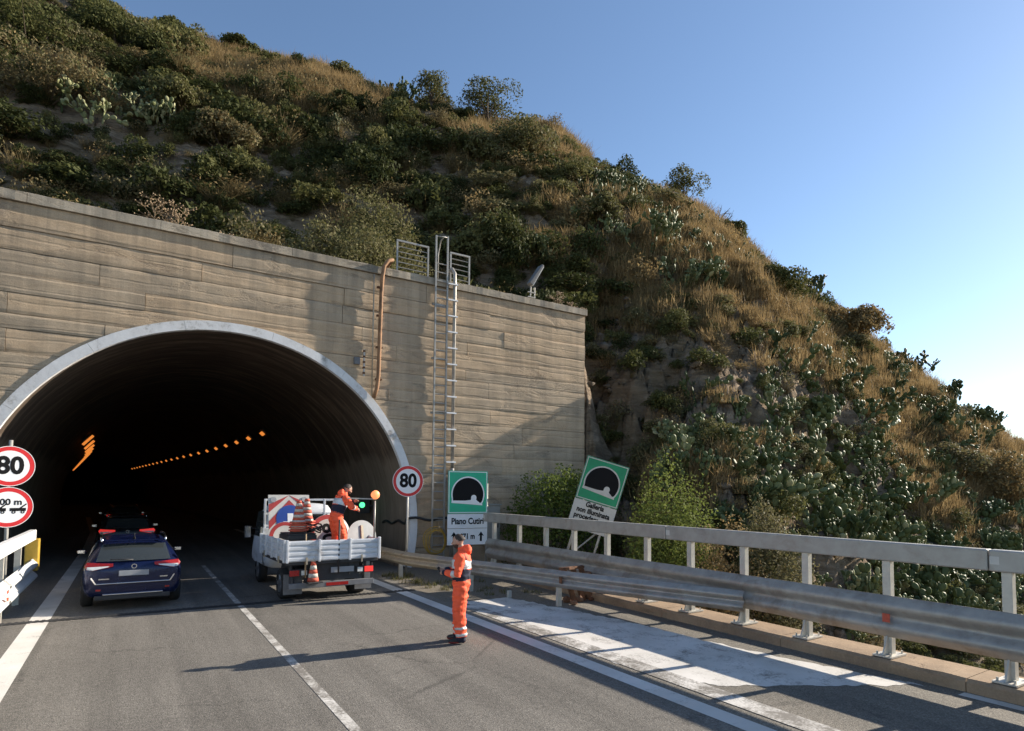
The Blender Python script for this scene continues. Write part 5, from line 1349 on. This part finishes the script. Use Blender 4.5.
# every kind of ground-cover plant is modelled a few times and spread over the slope
def scatter(name, protos, idx_, P, rotz, scl, label, cat):
    """one ground-cover object: the modelled plants set out on the given points of the slope"""
    pc_ = bpy.data.collections.new(name+'_kinds')
    for k, me_ in enumerate(protos):
        o_ = bpy.data.objects.new('%s_kind_%02d' % (name, k), me_); pc_.objects.link(o_)
    me_ = bpy.data.meshes.new(name); n_ = len(P); me_.vertices.add(n_); me_.vertices.foreach_set('co', np.asarray(P, np.float32).ravel())
    at = me_.attributes.new('kind_index', 'INT', 'POINT'); at.data.foreach_set('value', np.asarray(idx_, np.int32))
    at = me_.attributes.new('turn', 'FLOAT_VECTOR', 'POINT'); at.data.foreach_set('vector', np.asarray(rotz, np.float32).ravel())
    at = me_.attributes.new('size', 'FLOAT_VECTOR', 'POINT'); at.data.foreach_set('vector', np.asarray(scl, np.float32).ravel())
    o_ = inst(name, me_); tag(o_, label, cat, kind='stuff')
    ng = bpy.data.node_groups.new(name, 'GeometryNodeTree')
    ng.interface.new_socket('Geometry', in_out='INPUT', socket_type='NodeSocketGeometry'); ng.interface.new_socket('Geometry', in_out='OUTPUT', socket_type='NodeSocketGeometry')
    gi = ng.nodes.new('NodeGroupInput'); go = ng.nodes.new('NodeGroupOutput'); ip_ = ng.nodes.new('GeometryNodeInstanceOnPoints')
    ci = ng.nodes.new('GeometryNodeCollectionInfo'); ci.inputs['Collection'].default_value = pc_; ci.inputs['Separate Children'].default_value = True; ci.inputs['Reset Children'].default_value = True
    def attr(nm, ty):
        q = ng.nodes.new('GeometryNodeInputNamedAttribute'); q.data_type = ty; q.inputs['Name'].default_value = nm
        return [s_ for s_ in q.outputs if s_.enabled and s_.name == 'Attribute'][0]
    ng.links.new(gi.outputs[0], ip_.inputs['Points']); ng.links.new(ci.outputs[0], ip_.inputs['Instance']); ip_.inputs['Pick Instance'].default_value = True
    ng.links.new(attr('kind_index','INT'), ip_.inputs['Instance Index']); ng.links.new(attr('turn','FLOAT_VECTOR'), ip_.inputs['Rotation']); ng.links.new(attr('size','FLOAT_VECTOR'), ip_.inputs['Scale'])
    ng.links.new(ip_.outputs[0], go.inputs[0])
    md = o_.modifiers.new('spread', 'NODES'); md.node_group = ng
    return o_
def twig_tris(L, g, per=5, reach=1.0):
    """thin bare twigs from the root out past the crown"""
    V = []
    for p in L:
        for q in range(per):
            e = p*g.uniform(.8,1.25)*reach+g.normal(0,.13,3); m_ = e*.5+g.normal(0,.06,3); w_ = rand_dirs(1,g)[0]*.009
            V += [np.array([0,0,-.1])-w_*1.5, np.array([0,0,-.1])+w_*1.5, m_, m_-w_, m_+w_, e]
    V = np.array(V); return V, np.arange(len(V)).reshape(-1,3)
KINDS = []       # (leaf count, leaf size, leaf aspect, lobes, tint, spread, twigs)
for tn in (.06,.18,.28,.38,.46,.54): KINDS += [(1500,.050,14,tn,.03,2),(1100,.060,9,tn+.03,.04,3)]
for tn in (.70,.76,.86): KINDS += [(170,.035,14,tn,.06,26)]
for tn in (.62,.70,.82,.96): KINDS += [(800,.040,16,tn,.05,7),(650,.034,20,tn,.05,10)]
g = np.random.default_rng(31); protos = []
for (n_, lf, lb, tn, sp_, tw) in KINDS:
    P, D, L = crown_points(n_, 1, 1, g, lb); d = D*.55+rand_dirs(n_, g)*.8; d[:,2] += .2; d /= np.linalg.norm(d,axis=1)[:,None]
    V, F = leaf_tris(P, d, lf*1.2*g.uniform(.55,1.4,n_), g); V2, F2 = twig_tris(L, g, tw)
    tt = np.concatenate([np.clip(tn+g.normal(0,sp_,n_),0,1), np.full(len(F2), .74)])
    protos.append(np_mesh('scrub_kind', np.concatenate([V,V2]), np.concatenate([F,F2+len(V)]), M('leaves'), tt))
id_ = np.nonzero(iss & inview)[0]; g.shuffle(id_); id_ = id_[(sy[id_] > 20.7) | (sx[id_] > 15.2) | (G.uniform(0,1,len(id_)) < .1) & (sy[id_] > 20.2)][:9500]; n_ = len(id_)
zone = vnoise(sx[id_]*.13, sy[id_]*.13, 77)*1.5
tw_ = np.clip(g.choice([.08,.2,.3,.4,.48,.6,.72,.9], n_, p=[.11,.13,.15,.15,.13,.11,.13,.09])+zone*.4, 0, .98)
lm_ = (px[id_] < 470) & (py[id_] > 95); tw_ = np.where(lm_, g.choice([.04,.12,.2,.3,.45,.62,.7,.76,.86], n_), tw_)
nr_ = (px[id_] > 590) & (px[id_] < 770) & (py[id_] > 400); tw_ = np.where(nr_, g.choice([.28,.38,.46,.5,.54,.62,.96], n_), tw_)
tints = np.array([k[3] for k in KINDS]); ki = np.array([int(np.argsort(np.abs(tints-t)+g.uniform(0,.06,len(tints)))[0]) for t in tw_])
big = (g.uniform(size=n_) < .13) & (sy[id_] > 21.5); rx = np.where(big, g.uniform(1.05,1.8,n_), g.uniform(.35,.9,n_))*(1+.002*dd[id_])
rx = rx*np.where(py[id_]-np.interp(px[id_],SX,SY) < 26, g.uniform(.3,.95,n_), 1)*np.where((dd[id_] < 19), .8, 1); rz = rx*g.uniform(.45,1.3,n_)
PP = np.stack([sx[id_],sy[id_],sz[id_]-.12],1); RR_ = np.stack([g.normal(0,.12,n_),g.normal(0,.12,n_),g.uniform(0,2*PI,n_)],1)
scatter('hillside_scrub', protos, ki, PP, RR_, np.stack([rx*g.uniform(.7,1.3,n_),rx*g.uniform(.7,1.3,n_),rz],1), 'low mixed green and brown scrub covering the hillside', 'scrub')
# dry grass tufts
def tuft(g, n_, lean, tlo, thi):
    az = g.uniform(0,2*PI,n_); ln = g.uniform(.45,1.1,n_); le = g.uniform(.05,lean,n_); b0 = np.stack([g.normal(0,.22,n_),g.normal(0,.22,n_),np.full(n_,-.05)],1)
    wv = np.stack([-np.sin(az),np.cos(az),0*az],1)*g.uniform(.010,.02,n_)[:,None]; tip = b0+np.stack([np.cos(az)*ln*le,np.sin(az)*ln*le,ln*(1-.4*le)],1); mid = (b0+tip)/2+np.array([0,0,.05])
    V = np.stack([b0-wv,b0+wv,mid+wv*.7,mid-wv*.7, mid-wv*.7,mid+wv*.7,tip,tip],1)
    V = np.stack([b0-wv,b0+wv,mid],1).reshape(-1,3); V2 = np.stack([mid-wv*.8,mid+wv*.8,tip],1).reshape(-1,3); V = np.concatenate([V,V2])
    return np_mesh('grass_kind', V, np.arange(len(V)).reshape(-1,3), M('dry_grass'), np.clip(np.tile(g.uniform(tlo,thi,n_),2),0,1))
gp_ = [tuft(g,150,.6,.25,.75), tuft(g,190,.8,.4,.95), tuft(g,120,.45,.1,.5), tuft(g,170,.7,.3,.85), tuft(g,110,1.0,0,.45)]
ga = np.nonzero(isg & inview)[0]; ga = np.repeat(ga, 2); gb = np.nonzero((iss | rockk) & inview & (G.uniform(0,1,len(px)) < .55))[0]; id_ = np.concatenate([ga, gb])[:15000]; n_ = len(id_)
jx = sx[id_]+g.normal(0,.5,n_); jy = sy[id_]+g.normal(0,.5,n_); PP = np.stack([jx,jy,terrain_z(jx,jy)-.03],1)
gk = np.where(np.arange(n_) < len(ga), g.integers(0,4,n_), g.integers(2,5,n_)); hs_ = np.where(np.arange(n_) < len(ga), g.uniform(.4,1.3,n_), g.uniform(.35,.8,n_))
okk = ((jy > 19.5) | (jx > 10.3)); PP, gk, hs_ = PP[okk], gk[okk], hs_[okk]; n_ = len(PP)
scatter('dry_grass', gp_, gk, PP, np.stack([0*hs_,0*hs_,g.uniform(0,2*PI,n_)],1), np.stack([hs_*1.15,hs_*1.15,hs_*.85],1), 'golden and withered dry grass tufts over the hillside', 'grass')
# loose stones and broken rock
g = np.random.default_rng(77); id_ = np.nonzero((rockk | (slp > .9)) & inview & (sx > 10.9))[0]; g.shuffle(id_); id_ = id_[:2600]; Vs, Fs = [], []; o = 0
oc = np.array([(1,0,0),(-1,0,0),(0,1,0),(0,-1,0),(0,0,1),(0,0,-1),(.7,.7,.5),(-.6,.7,-.4),(.6,-.7,.4),(-.7,-.6,.5)], float)
of = [(0,6,4),(6,2,4),(2,7,4),(7,1,4),(1,9,4),(9,3,4),(3,8,4),(8,0,4),(0,5,6),(6,5,2),(2,5,7),(7,5,1),(1,5,9),(9,5,3),(3,5,8),(8,5,0)]
for i in id_:
    s_ = g.uniform(.08,.26)*(1.6 if g.uniform() < .1 else 1); q = oc*g.uniform(.7,1.3,(10,1))*np.array([g.uniform(.7,1.4),g.uniform(.7,1.4),g.uniform(.5,.9)])*s_
    a = g.uniform(0,2*PI); c, s = math.cos(a), math.sin(a); q = np.stack([q[:,0]*c-q[:,1]*s, q[:,0]*s+q[:,1]*c, q[:,2]],1)
    Vs.append(q+np.array([sx[i],sy[i],sz[i]+s_*.15])); Fs.append(np.array(of)+o); o += 10
tag(inst('loose_stones', np_mesh('loose_stones', np.concatenate(Vs), np.concatenate(Fs), M('hill_stone'))), 'loose angular stones lying on the bare steep slope', 'stones', kind='stuff')
# prickly pear thicket
g = np.random.default_rng(55); id_ = np.nonzero(isc & inview)[0]; g.shuffle(id_); id_ = id_[:1000]; n_ = len(id_); protos = []
for k in range(9):
    pd = grow_cactus(g, g.uniform(.8,1.6), g.uniform(.45,.9), maxp=int(g.integers(60,100)), pad=.18)
    V, F, per = pad_mesh(pd, True); protos.append(np_mesh('cactus_kind', V, F, M('cactus_pads'), np.repeat(np.clip([.15,.3,.3,.45,.45,.55,.6,.7,.85][k]+g.normal(0,.16,len(pd)),0,1), per), True))
sc_ = g.uniform(.7,1.25,n_)*np.where(py[id_]-np.interp(px[id_],SX,SY) < 26, .6, 1)
scatter('prickly_pear_thicket', protos, g.integers(0,9,n_), np.stack([sx[id_],sy[id_],sz[id_]-.05],1), np.stack([g.normal(0,.1,n_),g.normal(0,.1,n_),g.uniform(0,2*PI,n_)],1), np.stack([sc_,sc_,sc_*g.uniform(.8,1.15,n_)],1), 'tangled thicket of prickly pear spread over the lower hillside', 'cactus')
# weeds at the road edge by the tunnel mouth
n = 0; g = np.random.default_rng(66); Vs = []; 
for k in range(46):
    cx, cy = (g.uniform(6.2,6.9), g.uniform(14.6,17.2)) if k < 24 else (g.uniform(6.4,8.6), g.uniform(12.4,15.0))
    for q in range(26):
        a = g.uniform(0,2*PI); l = g.uniform(.05,.16); b0 = np.array([cx+g.normal(0,.07), cy+g.normal(0,.07), .003]); wv = np.array([-math.sin(a),math.cos(a),0])*.008
        Vs += [b0-wv, b0+wv, b0+np.array([math.cos(a)*l*.6, math.sin(a)*l*.6, l])]
V = np.array(Vs); nt_ = len(V)//3
tag(inst('roadside_weeds', np_mesh('roadside_weeds', V, np.arange(len(V)).reshape(-1,3), M('leaves'), g.uniform(.2,.75,nt_))), 'small green weeds at the road edge beside the tunnel mouth', 'weeds', kind='stuff')
